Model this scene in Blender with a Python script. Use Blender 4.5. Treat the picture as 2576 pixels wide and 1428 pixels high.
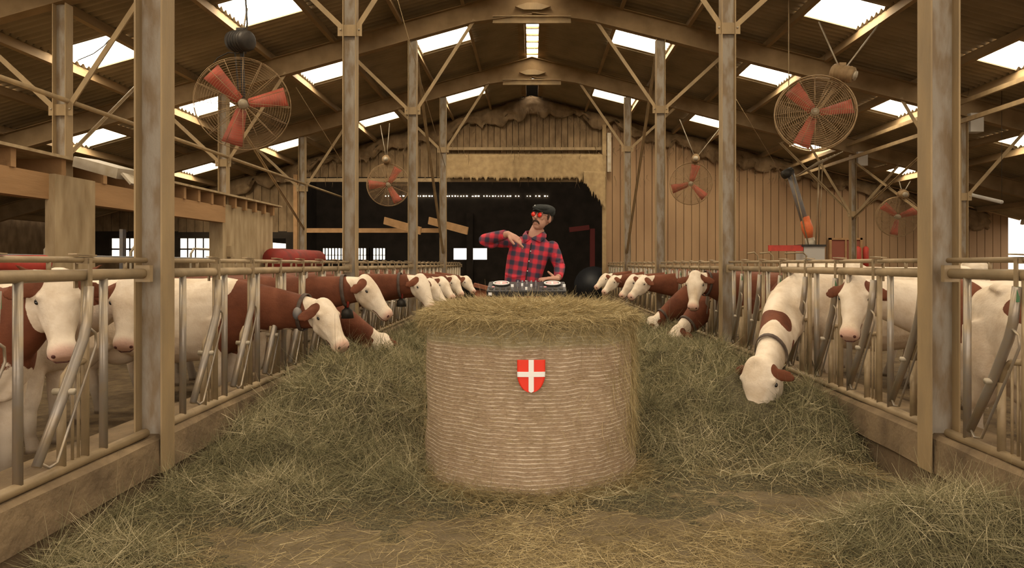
import bpy, math, random
import numpy as np
from mathutils import Vector, Matrix
random.seed(7); RNG = np.random.default_rng(11)
for o in list(bpy.data.objects): bpy.data.objects.remove(o)
SC = bpy.context.scene; COL = SC.collection

# ---------------------------------------------------------------- camera, world, light
F, CX, CY, EYE = 1736.0, 1338.0, 663.0, 1.6
cam = bpy.data.cameras.new('camera'); cam_o = bpy.data.objects.new('camera', cam); COL.objects.link(cam_o)
cam.sensor_width = 36; cam.lens = F*36/2576
cam.shift_x = -(CX-1288)/2576; cam.shift_y = -(714-CY)/2576
cam.clip_start = .05; cam.clip_end = 300
cam_o.location = (0, 0, EYE); cam_o.rotation_euler = (math.pi/2, 0, 0); SC.camera = cam_o
w = bpy.data.worlds.new('daylight'); SC.world = w; w.use_nodes = True
bg = w.node_tree.nodes['Background']; bg.inputs[0].default_value = (1, .86, .70, 1); bg.inputs[1].default_value = 1.9
SC.view_settings.view_transform = 'Standard'; SC.view_settings.look = 'None'
SC.view_settings.gamma = 1; SC.view_settings.use_curve_mapping = False
SC.view_settings.exposure = 0.72
SKYLIGHT = 10.0
def portal(loc, rot, sx, sy):
    l = bpy.data.lights.new('daylight_opening', 'AREA'); l.shape = 'RECTANGLE'; l.size = sx; l.size_y = sy
    l.cycles.is_portal = True
    o = bpy.data.objects.new('daylight_opening', l); o.location = loc; o.rotation_euler = rot; COL.objects.link(o)
portal((0, -5.2, 3.3), (math.pi/2, 0, 0), 33, 6.6)

def P(px, py, Y): return Vector(((px-CX)*Y/F, Y, EYE+(CY-py)*Y/F))

# ---------------------------------------------------------------- materials
def mat(name, c, c2=None, rough=.8, metal=0, scale=6, bump=0, bscale=None, stretch=(1,1,1), lo=.35, hi=.7, emit=None, spec=.3):
    m = bpy.data.materials.new(name); m.use_nodes = True; nt = m.node_tree; b = nt.nodes['Principled BSDF']
    b.inputs['Roughness'].default_value = rough; b.inputs['Metallic'].default_value = metal
    b.inputs['Specular IOR Level'].default_value = spec
    b.inputs['Base Color'].default_value = (*c, 1)
    if c2 or bump:
        tc = nt.nodes.new('ShaderNodeTexCoord'); mp = nt.nodes.new('ShaderNodeMapping')
        mp.inputs['Scale'].default_value = stretch; nt.links.new(tc.outputs['Object'], mp.inputs[0])
    if c2:
        n = nt.nodes.new('ShaderNodeTexNoise'); n.inputs['Scale'].default_value = scale; n.inputs['Detail'].default_value = 6
        nt.links.new(mp.outputs[0], n.inputs['Vector'])
        r = nt.nodes.new('ShaderNodeValToRGB'); r.color_ramp.elements[0].position = lo; r.color_ramp.elements[1].position = hi
        r.color_ramp.elements[0].color = (*c, 1); r.color_ramp.elements[1].color = (*c2, 1)
        nt.links.new(n.outputs['Fac'], r.inputs[0]); nt.links.new(r.outputs[0], b.inputs['Base Color'])
    if bump:
        n2 = nt.nodes.new('ShaderNodeTexNoise'); n2.inputs['Scale'].default_value = bscale or scale*6; n2.inputs['Detail'].default_value = 4
        nt.links.new(mp.outputs[0], n2.inputs['Vector'])
        bp = nt.nodes.new('ShaderNodeBump'); bp.inputs['Strength'].default_value = bump; bp.inputs['Distance'].default_value = .02
        nt.links.new(n2.outputs['Fac'], bp.inputs['Height']); nt.links.new(bp.outputs[0], b.inputs['Normal'])
    if emit:
        b.inputs['Emission Color'].default_value = (*c, 1); b.inputs['Emission Strength'].default_value = emit
    return m
M = {}
M['steel'] = mat('dusty_steel', (.34,.24,.125), (.25,.18,.10), .65, .0, 6, .2, stretch=(1,1,.3))
M['web'] = mat('grey_streaked_steel', (.30,.258,.205), (.21,.15,.09), .6, .0, 9, .3, stretch=(1,1,.35), lo=.42, hi=.6)
M['rafter'] = mat('dark_dusty_beam', (.26,.175,.09), (.19,.125,.06), .85, 0, 3, .15)
M['purlin'] = mat('timber_purlin', (.30,.205,.105), (.20,.13,.065), .8, 0, 5, .1, stretch=(1,.2,1))
M['roof'] = mat('fibre_cement', (.30,.235,.15), (.20,.155,.095), .9, 0, 1.2, .1, bscale=20)
M['rail'] = mat('dusty_tube', (.37,.27,.155), (.25,.185,.105), .5, .2, 6, .1, spec=.5)
M['galv'] = mat('galvanised_tube', (.31,.27,.23), (.36,.27,.16), .38, .5, 7, .05, lo=.4, hi=.75, spec=.5)
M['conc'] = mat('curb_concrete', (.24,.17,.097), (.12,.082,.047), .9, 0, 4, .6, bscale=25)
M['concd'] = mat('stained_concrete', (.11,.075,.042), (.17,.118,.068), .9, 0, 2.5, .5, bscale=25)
M['floor'] = mat('packed_floor', (.175,.132,.074), (.115,.086,.048), .92, 0, 3.2, .8, bscale=45)
M['litter'] = mat('trodden_straw', (.16,.11,.055), (.07,.045,.022), .95, 0, 7, 1, bscale=30)
M['board'] = mat('tan_boards', (.34,.215,.115), (.27,.165,.088), .8, 0, 1.5, .1, stretch=(1,1,.3))
M['gap'] = mat('dark_joint', (.10,.055,.025), None, .9)
M['gable'] = mat('cobwebbed_boards', (.25,.17,.092), (.14,.092,.047), .95, 0, 4, .8, bscale=12, stretch=(1,1,.5))
M['cloth'] = mat('hessian', (.36,.255,.13), (.25,.17,.085), .95, 0, 5, .3, bscale=60)
M['wood'] = mat('orange_beam', (.38,.22,.10), (.28,.16,.07), .75, 0, 4, .2, stretch=(1,.15,1))
M['plaster'] = mat('streaked_slab', (.42,.32,.19), (.27,.19,.10), .85, 0, 6, .3, stretch=(1,1,.25))
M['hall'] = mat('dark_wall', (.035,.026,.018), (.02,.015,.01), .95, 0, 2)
M['lightmetal'] = mat('pale_metal', (.42,.36,.28), (.33,.27,.18), .5, .3, 6)
M['dark'] = mat('dark_metal', (.03,.027,.024), (.06,.05,.04), .5, .4, 8)
M['wire'] = mat('rusty_wire', (.34,.23,.12), (.22,.14,.07), .6, .3, 9)
M['red'] = mat('red_paint', (.52,.06,.04), (.36,.05,.035), .55, 0, 6)
M['fadedred'] = mat('dusty_red_blade', (.44,.085,.05), (.28,.085,.055), .6, 0, 8)
M['green'] = mat('green_paint', (.04,.20,.09), (.14,.16,.08), .6, 0, 30)
M['orange'] = mat('orange_plastic', (.75,.17,.05), (.5,.13,.05), .5, 0, 6)
M['bluegrey'] = mat('blue_grey_tube', (.17,.17,.19), (.25,.21,.17), .5, .2, 8)
M['sky'] = mat('translucent_sheet', (1,.87,.66), None, .5, emit=SKYLIGHT)
M['black'] = mat('black_plastic', (.012,.012,.014), None, .45, spec=.5)
M['grey'] = mat('grey_print', (.16,.155,.17), None, .4)
M['whitep'] = mat('white_print', (.85,.83,.82), None, .4)
M['jog'] = mat('jog_pink', (.8,.35,.35), None, .35)
M['cap'] = mat('charcoal_wool', (.018,.02,.018), (.03,.032,.03), .95, 0, 90, .3)
M['skin'] = mat('skin', (.47,.26,.18), (.38,.185,.13), .55, 0, 14)
M['hair'] = mat('dark_hair', (.06,.032,.018), (.03,.018,.01), .8, 0, 60, .4)
M['lens'] = mat('red_lens', (.75,.03,.015), None, .15, spec=.6)
M['denim'] = mat('dark_denim', (.02,.025,.04), (.03,.035,.05), .9, 0, 60)
M['shoe'] = mat('brown_leather', (.06,.035,.02), None, .6)
M['leather'] = mat('collar_leather', (.07,.045,.035), (.12,.09,.07), .7, 0, 20)
M['eye'] = mat('eye_black', (.01,.007,.005), None, .15, spec=.6)
M['nostril'] = mat('nostril_dark', (.09,.03,.022), None, .6)
M['horn'] = mat('horn', (.35,.27,.2), (.15,.1,.08), .5, 0, 14)
M['shred'] = mat('shield_red', (.80,.045,.02), None, .45)
M['shwhite'] = mat('shield_white', (.88,.86,.84), None, .45)
M['concpale'] = mat('pale_grey_box', (.45,.42,.38), None, .6)

def hay_mat(name, stops):
    m = bpy.data.materials.new(name); m.use_nodes = True; nt = m.node_tree; b = nt.nodes['Principled BSDF']
    b.inputs['Roughness'].default_value = .7; b.inputs['Specular IOR Level'].default_value = .25
    a = nt.nodes.new('ShaderNodeAttribute'); a.attribute_name = 'tone'
    r = nt.nodes.new('ShaderNodeValToRGB'); cr = r.color_ramp
    while len(cr.elements) < len(stops): cr.elements.new(.5)
    for e, (p, c) in zip(cr.elements, stops): e.position = p; e.color = (*c, 1)
    nt.links.new(a.outputs['Fac'], r.inputs[0]); nt.links.new(r.outputs[0], b.inputs['Base Color'])
    return m
M['hay'] = hay_mat('green_hay_stalks', [(0,(.085,.076,.036)), (.3,(.17,.152,.075)), (.55,(.28,.245,.13)), (.8,(.42,.355,.20)), (1,(.64,.55,.35))])
M['straw'] = hay_mat('straw_stalks', [(0,(.17,.125,.055)), (.35,(.29,.22,.10)), (.6,(.39,.30,.145)), (.85,(.52,.41,.21)), (1,(.68,.56,.32))])
M['haybase'] = mat('hay_mass', (.06,.05,.027), (.16,.135,.072), .95, 0, 75, 1, bscale=90, lo=.36, hi=.64)  # dark noise tones paint shadow into the gaps between stalks
M['strawbase'] = mat('straw_mass', (.22,.17,.08), (.34,.26,.12), .95, 0, 12, 1, bscale=60)

def coat_mat():
    m = bpy.data.materials.new('cattle_coat'); m.use_nodes = True; nt = m.node_tree; b = nt.nodes['Principled BSDF']
    N = nt.nodes.new; L = nt.links.new
    b.inputs['Roughness'].default_value = .75; b.inputs['Specular IOR Level'].default_value = .2
    tc = N('ShaderNodeTexCoord')
    a = N('ShaderNodeAttribute'); a.attribute_name = 'brown'
    n = N('ShaderNodeTexNoise'); n.inputs['Scale'].default_value = 9; n.inputs['Detail'].default_value = 7; n.inputs['Roughness'].default_value = .65
    L(tc.outputs['Object'], n.inputs['Vector'])
    ad = N('ShaderNodeMath'); ad.operation = 'MULTIPLY_ADD'; L(n.outputs['Fac'], ad.inputs[0]); ad.inputs[1].default_value = 1.1; ad.inputs[2].default_value = -.55
    su = N('ShaderNodeMath'); su.operation = 'ADD'; L(a.outputs['Fac'], su.inputs[0]); L(ad.outputs[0], su.inputs[1])
    r = N('ShaderNodeValToRGB'); r.color_ramp.elements[0].position = .47; r.color_ramp.elements[1].position = .53
    ma = N('ShaderNodeMath'); ma.operation = 'ADD'; ma.inputs[1].default_value = .5; L(su.outputs[0], ma.inputs[0]); L(ma.outputs[0], r.inputs[0])
    n3 = N('ShaderNodeTexNoise'); n3.inputs['Scale'].default_value = 4.5; n3.inputs['Detail'].default_value = 8; n3.inputs['Roughness'].default_value = .62; L(tc.outputs['Object'], n3.inputs['Vector'])
    def ramp(c1, c2):
        q = N('ShaderNodeValToRGB'); q.color_ramp.elements[0].position = .42; q.color_ramp.elements[1].position = .78
        q.color_ramp.elements[0].color = (*c1, 1); q.color_ramp.elements[1].color = (*c2, 1); L(n3.outputs['Fac'], q.inputs[0]); return q
    wh = ramp((.75,.64,.51), (.50,.37,.24)); br = ramp((.16,.052,.024), (.085,.027,.013))
    mx = N('ShaderNodeMixRGB'); L(r.outputs[0], mx.inputs[0]); L(wh.outputs[0], mx.inputs[1]); L(br.outputs[0], mx.inputs[2])
    p = N('ShaderNodeAttribute'); p.attribute_name = 'pink'
    mx2 = N('ShaderNodeMixRGB'); L(p.outputs['Fac'], mx2.inputs[0]); L(mx.outputs[0], mx2.inputs[1]); mx2.inputs[2].default_value = (.62,.31,.235,1)
    d = N('ShaderNodeAttribute'); d.attribute_name = 'dirt'
    mx3 = N('ShaderNodeMixRGB'); L(d.outputs['Fac'], mx3.inputs[0]); L(mx2.outputs[0], mx3.inputs[1]); mx3.inputs[2].default_value = (.09,.06,.035,1)
    L(mx3.outputs[0], b.inputs['Base Color'])
    n2 = N('ShaderNodeTexNoise'); n2.inputs['Scale'].default_value = 60; L(tc.outputs['Object'], n2.inputs['Vector'])
    bp = N('ShaderNodeBump'); bp.inputs['Strength'].default_value = .25; bp.inputs['Distance'].default_value = .01
    L(n2.outputs['Fac'], bp.inputs['Height']); L(bp.outputs[0], b.inputs['Normal'])
    return m
M['coat'] = coat_mat()

def plaid_mat():
    m = bpy.data.materials.new('red_buffalo_plaid'); m.use_nodes = True; nt = m.node_tree; b = nt.nodes['Principled BSDF']
    N = nt.nodes.new; L = nt.links.new; b.inputs['Roughness'].default_value = .85
    tc = N('ShaderNodeTexCoord'); mp = N('ShaderNodeMapping'); mp.inputs['Rotation'].default_value = (0, math.radians(-9), 0)
    L(tc.outputs['Object'], mp.inputs[0]); sp = N('ShaderNodeSeparateXYZ'); L(mp.outputs[0], sp.inputs[0])
    def stripe(out, per):
        a = N('ShaderNodeMath'); a.operation = 'MULTIPLY'; a.inputs[1].default_value = 2*math.pi/per; L(out, a.inputs[0])
        s = N('ShaderNodeMath'); s.operation = 'SINE'; L(a.outputs[0], s.inputs[0])
        q = N('ShaderNodeMapRange'); q.inputs[1].default_value = -.55; q.inputs[2].default_value = .55; L(s.outputs[0], q.inputs[0]); return q
    a, c = stripe(sp.outputs['X'], .088), stripe(sp.outputs['Z'], .088)
    ad = N('ShaderNodeMath'); ad.operation = 'ADD'; L(a.outputs[0], ad.inputs[0]); L(c.outputs[0], ad.inputs[1])
    hf = N('ShaderNodeMath'); hf.operation = 'MULTIPLY'; hf.inputs[1].default_value = .5; L(ad.outputs[0], hf.inputs[0])
    r = N('ShaderNodeValToRGB'); cr = r.color_ramp; cr.elements.new(.5)
    for e, (p, k) in zip(cr.elements, [(0.1,(.56,.026,.046)), (.5,(.22,.030,.055)), (.9,(.03,.03,.055))]): e.position = p; e.color = (*k, 1)
    L(hf.outputs[0], r.inputs[0]); L(r.outputs[0], b.inputs['Base Color']); return m
M['plaid'] = plaid_mat()

def wrap_mat():
    m = bpy.data.materials.new('net_wrap'); m.use_nodes = True; nt = m.node_tree; b = nt.nodes['Principled BSDF']
    N = nt.nodes.new; L = nt.links.new; b.inputs['Roughness'].default_value = .75
    tc = N('ShaderNodeTexCoord'); sp = N('ShaderNodeSeparateXYZ'); L(tc.outputs['Object'], sp.inputs[0])
    n0 = N('ShaderNodeTexNoise'); n0.inputs['Scale'].default_value = 4; n0.inputs['Detail'].default_value = 5; L(tc.outputs['Object'], n0.inputs['Vector'])
    dz = N('ShaderNodeMath'); dz.operation = 'MULTIPLY_ADD'; L(n0.outputs['Fac'], dz.inputs[0]); dz.inputs[1].default_value = .035; L(sp.outputs['Z'], dz.inputs[2])
    k = N('ShaderNodeMath'); k.operation = 'MULTIPLY'; k.inputs[1].default_value = 2*math.pi/.027; L(dz.outputs[0], k.inputs[0])
    s = N('ShaderNodeMath'); s.operation = 'SINE'; L(k.outputs[0], s.inputs[0])
    mr = N('ShaderNodeMapRange'); mr.inputs[1].default_value = .3; mr.inputs[2].default_value = 1.0; L(s.outputs[0], mr.inputs[0])
    mpz = N('ShaderNodeMapping'); mpz.inputs['Scale'].default_value = (1,1,4); L(tc.outputs['Object'], mpz.inputs[0])
    n = N('ShaderNodeTexNoise'); n.inputs['Scale'].default_value = 45; n.inputs['Detail'].default_value = 7; n.inputs['Roughness'].default_value = .7; L(mpz.outputs[0], n.inputs['Vector'])
    r = N('ShaderNodeValToRGB'); r.color_ramp.elements[0].position = .35; r.color_ramp.elements[1].position = .7
    r.color_ramp.elements[0].color = (.24,.16,.095,1); r.color_ramp.elements[1].color = (.47,.345,.22,1); L(n.outputs['Fac'], r.inputs[0])
    n4 = N('ShaderNodeTexNoise'); n4.inputs['Scale'].default_value = 14; n4.inputs['Detail'].default_value = 3; L(tc.outputs['Object'], n4.inputs['Vector'])
    q4 = N('ShaderNodeMapRange'); q4.inputs[1].default_value = .38; q4.inputs[2].default_value = .68; L(n4.outputs['Fac'], q4.inputs[0])
    mu = N('ShaderNodeMath'); mu.operation = 'MULTIPLY'; L(mr.outputs[0], mu.inputs[0]); L(q4.outputs[0], mu.inputs[1])
    mx = N('ShaderNodeMixRGB'); L(mu.outputs[0], mx.inputs[0]); L(r.outputs[0], mx.inputs[1]); mx.inputs[2].default_value = (.74,.62,.48,1)
    # green net band near the top
    g = N('ShaderNodeMapRange'); g.inputs[1].default_value = 1.03; g.inputs[2].default_value = 1.07; L(dz.outputs[0], g.inputs[0])
    gm = N('ShaderNodeMath'); gm.operation = 'MULTIPLY'; gm.inputs[1].default_value = .45; L(g.outputs[0], gm.inputs[0])
    m2 = N('ShaderNodeMixRGB'); L(gm.outputs[0], m2.inputs[0]); L(mx.outputs[0], m2.inputs[1]); m2.inputs[2].default_value = (.27,.27,.13,1)
    L(m2.outputs[0], b.inputs['Base Color'])
    hh = N('ShaderNodeMath'); hh.operation = 'MULTIPLY_ADD'; L(n.outputs['Fac'], hh.inputs[0]); hh.inputs[1].default_value = 1.2; L(mr.outputs[0], hh.inputs[2])
    bp = N('ShaderNodeBump'); bp.inputs['Strength'].default_value = .45; bp.inputs['Distance'].default_value = .006
    L(hh.outputs[0], bp.inputs['Height']); L(bp.outputs[0], b.inputs['Normal']); return m
M['wrap'] = wrap_mat()

# ---------------------------------------------------------------- mesh helpers
class MB:
    def __init__(s): s.v = []; s.f = []; s.sm = []
    def add(s, vs, fs, smooth=False):
        n = len(s.v); s.v += [tuple(v) for v in vs]; s.f += [tuple(i+n for i in f) for f in fs]; s.sm += [smooth]*len(fs); return s
    def box(s, x0, x1, y0, y1, z0, z1):
        vs = [(x0,y0,z0),(x1,y0,z0),(x1,y1,z0),(x0,y1,z0),(x0,y0,z1),(x1,y0,z1),(x1,y1,z1),(x0,y1,z1)]
        return s.add(vs, [(0,3,2,1),(4,5,6,7),(0,1,5,4),(1,2,6,5),(2,3,7,6),(3,0,4,7)])
    def beam(s, a, b, w_, h_, up=(0,0,1)):
        a, b = Vector(a), Vector(b); t = (b-a).normalized(); sd = t.cross(Vector(up))
        if sd.length < 1e-4: sd = t.cross(Vector((0,1,0)))
        sd.normalize(); u = sd.cross(t)
        vs = []
        for p in (a, b):
            for i, j in ((-1,-1),(1,-1),(1,1),(-1,1)): vs.append(p+sd*i*w_/2+u*j*h_/2)
        return s.add(vs, [(3,2,1,0),(4,5,6,7),(0,1,5,4),(1,2,6,5),(2,3,7,6),(3,0,4,7)])
    def tube(s, pts, r, seg=8, close=False):
        pts = [Vector(p) for p in pts]; n = len(pts); rr = r if isinstance(r, (list, tuple)) else [r]*n
        rings = []; prev = None
        for i, p in enumerate(pts):
            if close: t = (pts[(i+1) % n]-pts[i-1]).normalized()
            else: t = (pts[min(i+1, n-1)]-pts[max(i-1, 0)]).normalized()
            if prev is None:
                ref = Vector((0,0,1)) if abs(t.z) < .9 else Vector((1,0,0)); sd = t.cross(ref).normalized()
            else:
                sd = prev-t*prev.dot(t); sd.normalize()
            prev = sd; u = sd.cross(t)
            rings.append([p+(sd*math.cos(a)+u*math.sin(a))*rr[i] for a in [2*math.pi*k/seg for k in range(seg)]])
        vs = [v for ring in rings for v in ring]; fs = []
        for i in range(n if close else n-1):
            j = (i+1) % n
            for k in range(seg): fs.append((i*seg+k, j*seg+k, j*seg+(k+1) % seg, i*seg+(k+1) % seg))
        if not close: fs += [tuple(range(seg-1, -1, -1))[::-1], tuple((n-1)*seg+k for k in range(seg))[::-1]]
        return s.add(vs, fs, True)
    def loft(s, rings, seg=20):
        # rings: (centre, side, up, hw, hh, exponent)
        vs = []; fs = []
        for c, sd, u, hw, hh, e in rings:
            for k in range(seg):
                a = 2*math.pi*k/seg; ca, sa = math.cos(a), math.sin(a)
                vs.append(Vector(c)+Vector(sd)*hw*math.copysign(abs(ca)**(2/e), ca)+Vector(u)*hh*math.copysign(abs(sa)**(2/e), sa))
        n = len(rings)
        for i in range(n-1):
            for k in range(seg): fs.append((i*seg+k, i*seg+(k+1) % seg, (i+1)*seg+(k+1) % seg, (i+1)*seg+k))
        vs.append(Vector(rings[0][0])); vs.append(Vector(rings[-1][0])); a, b = len(vs)-2, len(vs)-1
        for k in range(seg):
            fs.append((a, (k+1) % seg, k)); fs.append((b, (n-1)*seg+k, (n-1)*seg+(k+1) % seg))
        return s.add(vs, fs, True)
    def ball(s, c, r, m3=None, seg=14, rg=9):
        c = Vector(c); r = (r, r, r) if isinstance(r, (int, float)) else r; vs = []; fs = []
        for i in range(1, rg):
            th = math.pi*i/rg
            for k in range(seg):
                a = 2*math.pi*k/seg; v = Vector((r[0]*math.sin(th)*math.cos(a), r[1]*math.sin(th)*math.sin(a), r[2]*math.cos(th)))
                vs.append(c+(m3 @ v if m3 else v))
        t = Vector((0,0,r[2])); t = m3 @ t if m3 else t
        vs += [c+t, c-t]; T, B = len(vs)-2, len(vs)-1
        for i in range(rg-2):
            for k in range(seg): fs.append((i*seg+k, (i+1)*seg+k, (i+1)*seg+(k+1) % seg, i*seg+(k+1) % seg))
        for k in range(seg): fs.append((T, k, (k+1) % seg)); fs.append((B, (rg-2)*seg+(k+1) % seg, (rg-2)*seg+k))
        return s.add(vs, fs, True)
    def disc(s, c, r, h, seg=24, axis=(0,0,1)):
        ax = Vector(axis).normalized(); c = Vector(c); return s.tube([c, c+ax*h], r, seg)
    def build(s, name, m, parent=None, loc=(0,0,0), flat=False):
        me = bpy.data.meshes.new(name); L = Vector(loc)
        me.from_pydata([tuple(Vector(v)-L) for v in s.v], [], s.f); me.materials.append(m)
        me.polygons.foreach_set('use_smooth', [False if flat else x for x in s.sm])
        o = bpy.data.objects.new(name, me); COL.objects.link(o); o.location = L
        if parent: o.parent = parent
        return o
def tag(o, label=None, cat=None, group=None, kind=None):
    if label: o['label'] = label
    if cat: o['category'] = cat
    if group: o['group'] = group
    if kind: o['kind'] = kind
    return o
def thing(name, loc=(0,0,0), label=None, cat=None, group=None, rz=0):
    o = bpy.data.objects.new(name, None); o.empty_display_size = .1; COL.objects.link(o); o.location = loc; o.rotation_euler.z = rz
    return tag(o, label, cat, group)
def part(name, mb, m, root, label=None, flat=False):
    """mb in world coordinates, parented to an unrotated root"""
    o = mb.build(name, m, None, flat=flat)
    lx, ly, lz = root.location
    acc = Vector(root.location); p = root.parent
    while p: acc += p.location; p = p.parent
    o.data.transform(Matrix.Translation(-acc)); o.parent = root
    if label: o['label'] = label
    return o
def inst(o, parent, loc):
    c = o.copy(); COL.objects.link(c); c.parent = parent; c.location = loc; return c
def remesh(mb, voxel, smooth=6, name='blob'):
    me = bpy.data.meshes.new(name); me.from_pydata(mb.v, [], mb.f); o = bpy.data.objects.new(name, me); COL.objects.link(o)
    r = o.modifiers.new('r', 'REMESH'); r.mode = 'VOXEL'; r.voxel_size = voxel; r.use_smooth_shade = True
    if smooth:
        s = o.modifiers.new('s', 'SMOOTH'); s.factor = .5; s.iterations = smooth
    dg = bpy.context.evaluated_depsgraph_get(); dg.update(); res = bpy.data.meshes.new_from_object(o.evaluated_get(dg))
    bpy.data.objects.remove(o); bpy.data.meshes.remove(me); res.name = name
    res.polygons.foreach_set('use_smooth', [True]*len(res.polygons)); return res
def np_mesh(name, v, f, m, smooth=True, attrs=None):
    me = bpy.data.meshes.new(name); nf, k = f.shape
    me.vertices.add(len(v)); me.vertices.foreach_set('co', v.astype(np.float32).ravel())
    me.loops.add(nf*k); me.loops.foreach_set('vertex_index', f.astype(np.int32).ravel())
    me.polygons.add(nf); me.polygons.foreach_set('loop_start', np.arange(0, nf*k, k, dtype=np.int32))
    me.polygons.foreach_set('loop_total', np.full(nf, k, dtype=np.int32))
    me.update(calc_edges=True); me.polygons.foreach_set('use_smooth', np.full(nf, smooth)); me.materials.append(m)
    for an, av in (attrs or {}).items():
        a = me.attributes.new(an, 'FLOAT', 'POINT'); a.data.foreach_set('value', av.astype(np.float32))
    return me
def link(name, me, parent=None, loc=(0,0,0)):
    o = bpy.data.objects.new(name, me); COL.objects.link(o); o.location = loc
    if parent: o.parent = parent
    return o
_g = RNG.random((64, 64))
def vnoise(x, y):
    xi = np.floor(x).astype(int); yi = np.floor(y).astype(int); fx = x-xi; fy = y-yi
    fx = fx*fx*(3-2*fx); fy = fy*fy*(3-2*fy); g = lambda i, j: _g[i % 64, j % 64]
    return (g(xi,yi)*(1-fx)+g(xi+1,yi)*fx)*(1-fy)+(g(xi,yi+1)*(1-fx)+g(xi+1,yi+1)*fx)*fy

# ---------------------------------------------------------------- roof numbers
SL, SR = .28, .255; RB = 7.15            # rafter underside slopes and ridge height
def rb(x): return RB-(SL if x < 0 else SR)*abs(x)
def sheet(x): return rb(x)+.62
FR = [4.7-5.08*2, 4.7-5.08, 4.7, 9.78, 14.9, 20.0]; GY = 25.1
XL, XR = -16.5, 18.0
PLX = [.42,1.5,2.85,4.3,5.65,7.3,8.6,10.0,11.4,12.9,14.6,16.3]
PRX = [.42,1.95,3.4,5.1,6.35,8.35,9.45,11.5,12.5,14.2,16.1,17.8]
SKY_L = [1,3,5,7]; SKY_R = [1,3,5,7]      # interval indexes with skylights
SKY_Y = [(2.1,3.3),(7.1,8.3),(12.3,13.4),(16.45,17.7),(21.6,23.15)]

# ---------------------------------------------------------------- floor and ground
f = MB().box(-60,60,-60,70,-.3,-.0); f.build('floor', M['floor']); tag(bpy.data.objects['floor'], kind='structure')
for nm, x0, x1 in (('floor_left', XL, -2.95), ('floor_right', 3.15, XR)):
    n = 120; xs = np.linspace(x0, x1, 60); ys = np.linspace(-4, GY-.2, n); X, Y = np.meshgrid(xs, ys)
    Z = .05+.03*vnoise(X*3, Y*3)+.02*vnoise(X*9, Y*9); v = np.stack([X, Y, Z], -1).reshape(-1, 3)
    i = np.arange(59)[None, :]+60*np.arange(n-1)[:, None]; i = i.ravel(); fc = np.stack([i, i+1, i+61, i+60], -1)
    tag(link(nm, np_mesh(nm, v, fc, M['litter'])), kind='structure')
# kerbs under the fences
XFL, XFR = -2.57, 2.77
def kerb(nm, xi, xo, sgn):
    # profile: xi aisle face, xo cow side ; sgn=+1 aisle is toward +x
    pr = [(xo,.0),(xo,.44),(xi-sgn*.03,.445),(xi,.42),(xi+sgn*.012,.20),(xi-sgn*.02,.185),(xi-sgn*.02,0)]
    ys = np.arange(-5, GY, .35); v = []; fs = []
    for y in ys:
        for k, (x, z) in enumerate(pr): v.append((x+(random.uniform(-.006,.006) if 2 <= k <= 5 else 0), y, z+(random.uniform(-.006,.006) if 2 <= k <= 5 else 0)))
    m = len(pr)
    for i in range(len(ys)-1):
        for k in range(m-1):
            q = (i*m+k, i*m+k+1, (i+1)*m+k+1, (i+1)*m+k); fs.append(q if sgn > 0 else q[::-1])
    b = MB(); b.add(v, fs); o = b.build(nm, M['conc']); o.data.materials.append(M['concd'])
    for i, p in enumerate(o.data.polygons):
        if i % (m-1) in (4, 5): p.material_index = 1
    tag(o, kind='structure')
kerb('trim_1', XFL+.065, -2.97, 1); kerb('trim_2', XFR-.065, 3.17, -1)

# ---------------------------------------------------------------- roof sheets and skylights
def roof(nm, sgn, px_, sky, slope):
    V = []; Fc = []; base = 0; win = []
    for i in range(len(px_)-1):
        a, b = px_[i], px_[i+1]
        segs = []; y = -5.2
        if i in sky:
            for y0, y1 in SKY_Y: segs.append((y, y0)); win.append((a, b, y0, y1)); y = y1
        segs.append((y, GY+.3))
        lift = .012*(i % 2)
        for y0, y1 in segs:
            ys = np.arange(y0, y1+1e-6, .0295); ys = np.append(ys, y1)
            w_ = .034*np.sin(ys*2*np.pi/.177)
            for x in (a-.06, b+.06):
                z = RB+.62-slope*x+w_+lift; V.append(np.stack([np.full_like(ys, sgn*x), ys, z], -1))
            n = len(ys); k = np.arange(n-1); q = np.stack([base+k, base+k+1, base+n+k+1, base+n+k], -1)
            Fc.append(q if sgn > 0 else q[:, ::-1]); base += 2*n
    tag(link(nm, np_mesh(nm, np.concatenate(V), np.concatenate(Fc), M['roof'])), kind='structure')
    return [(sgn, slope)+t for t in win]
wins = roof('ceiling_left', -1, PLX, SKY_L, SL)+roof('ceiling_right', 1, PRX, SKY_R, SR)
wn = 1
for sgn, slope, a, b, y0, y1 in wins:
    z = lambda x: RB+.65-slope*x
    mb = MB(); ys = np.arange(y0-.05, y1+.05, .0295); vs = []; fs = []
    for y in ys:
        ww = .02*math.sin(y*2*math.pi/.177)
        vs += [(sgn*(a-.03), y, z(a-.03)+ww), (sgn*(b+.03), y, z(b+.03)+ww)]
    for i in range(len(ys)-1): fs.append((2*i, 2*i+1, 2*i+3, 2*i+2))
    mb.add(vs, fs, True); tag(mb.build('window_%d' % wn, M['sky']), kind='structure'); wn += 1
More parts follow.
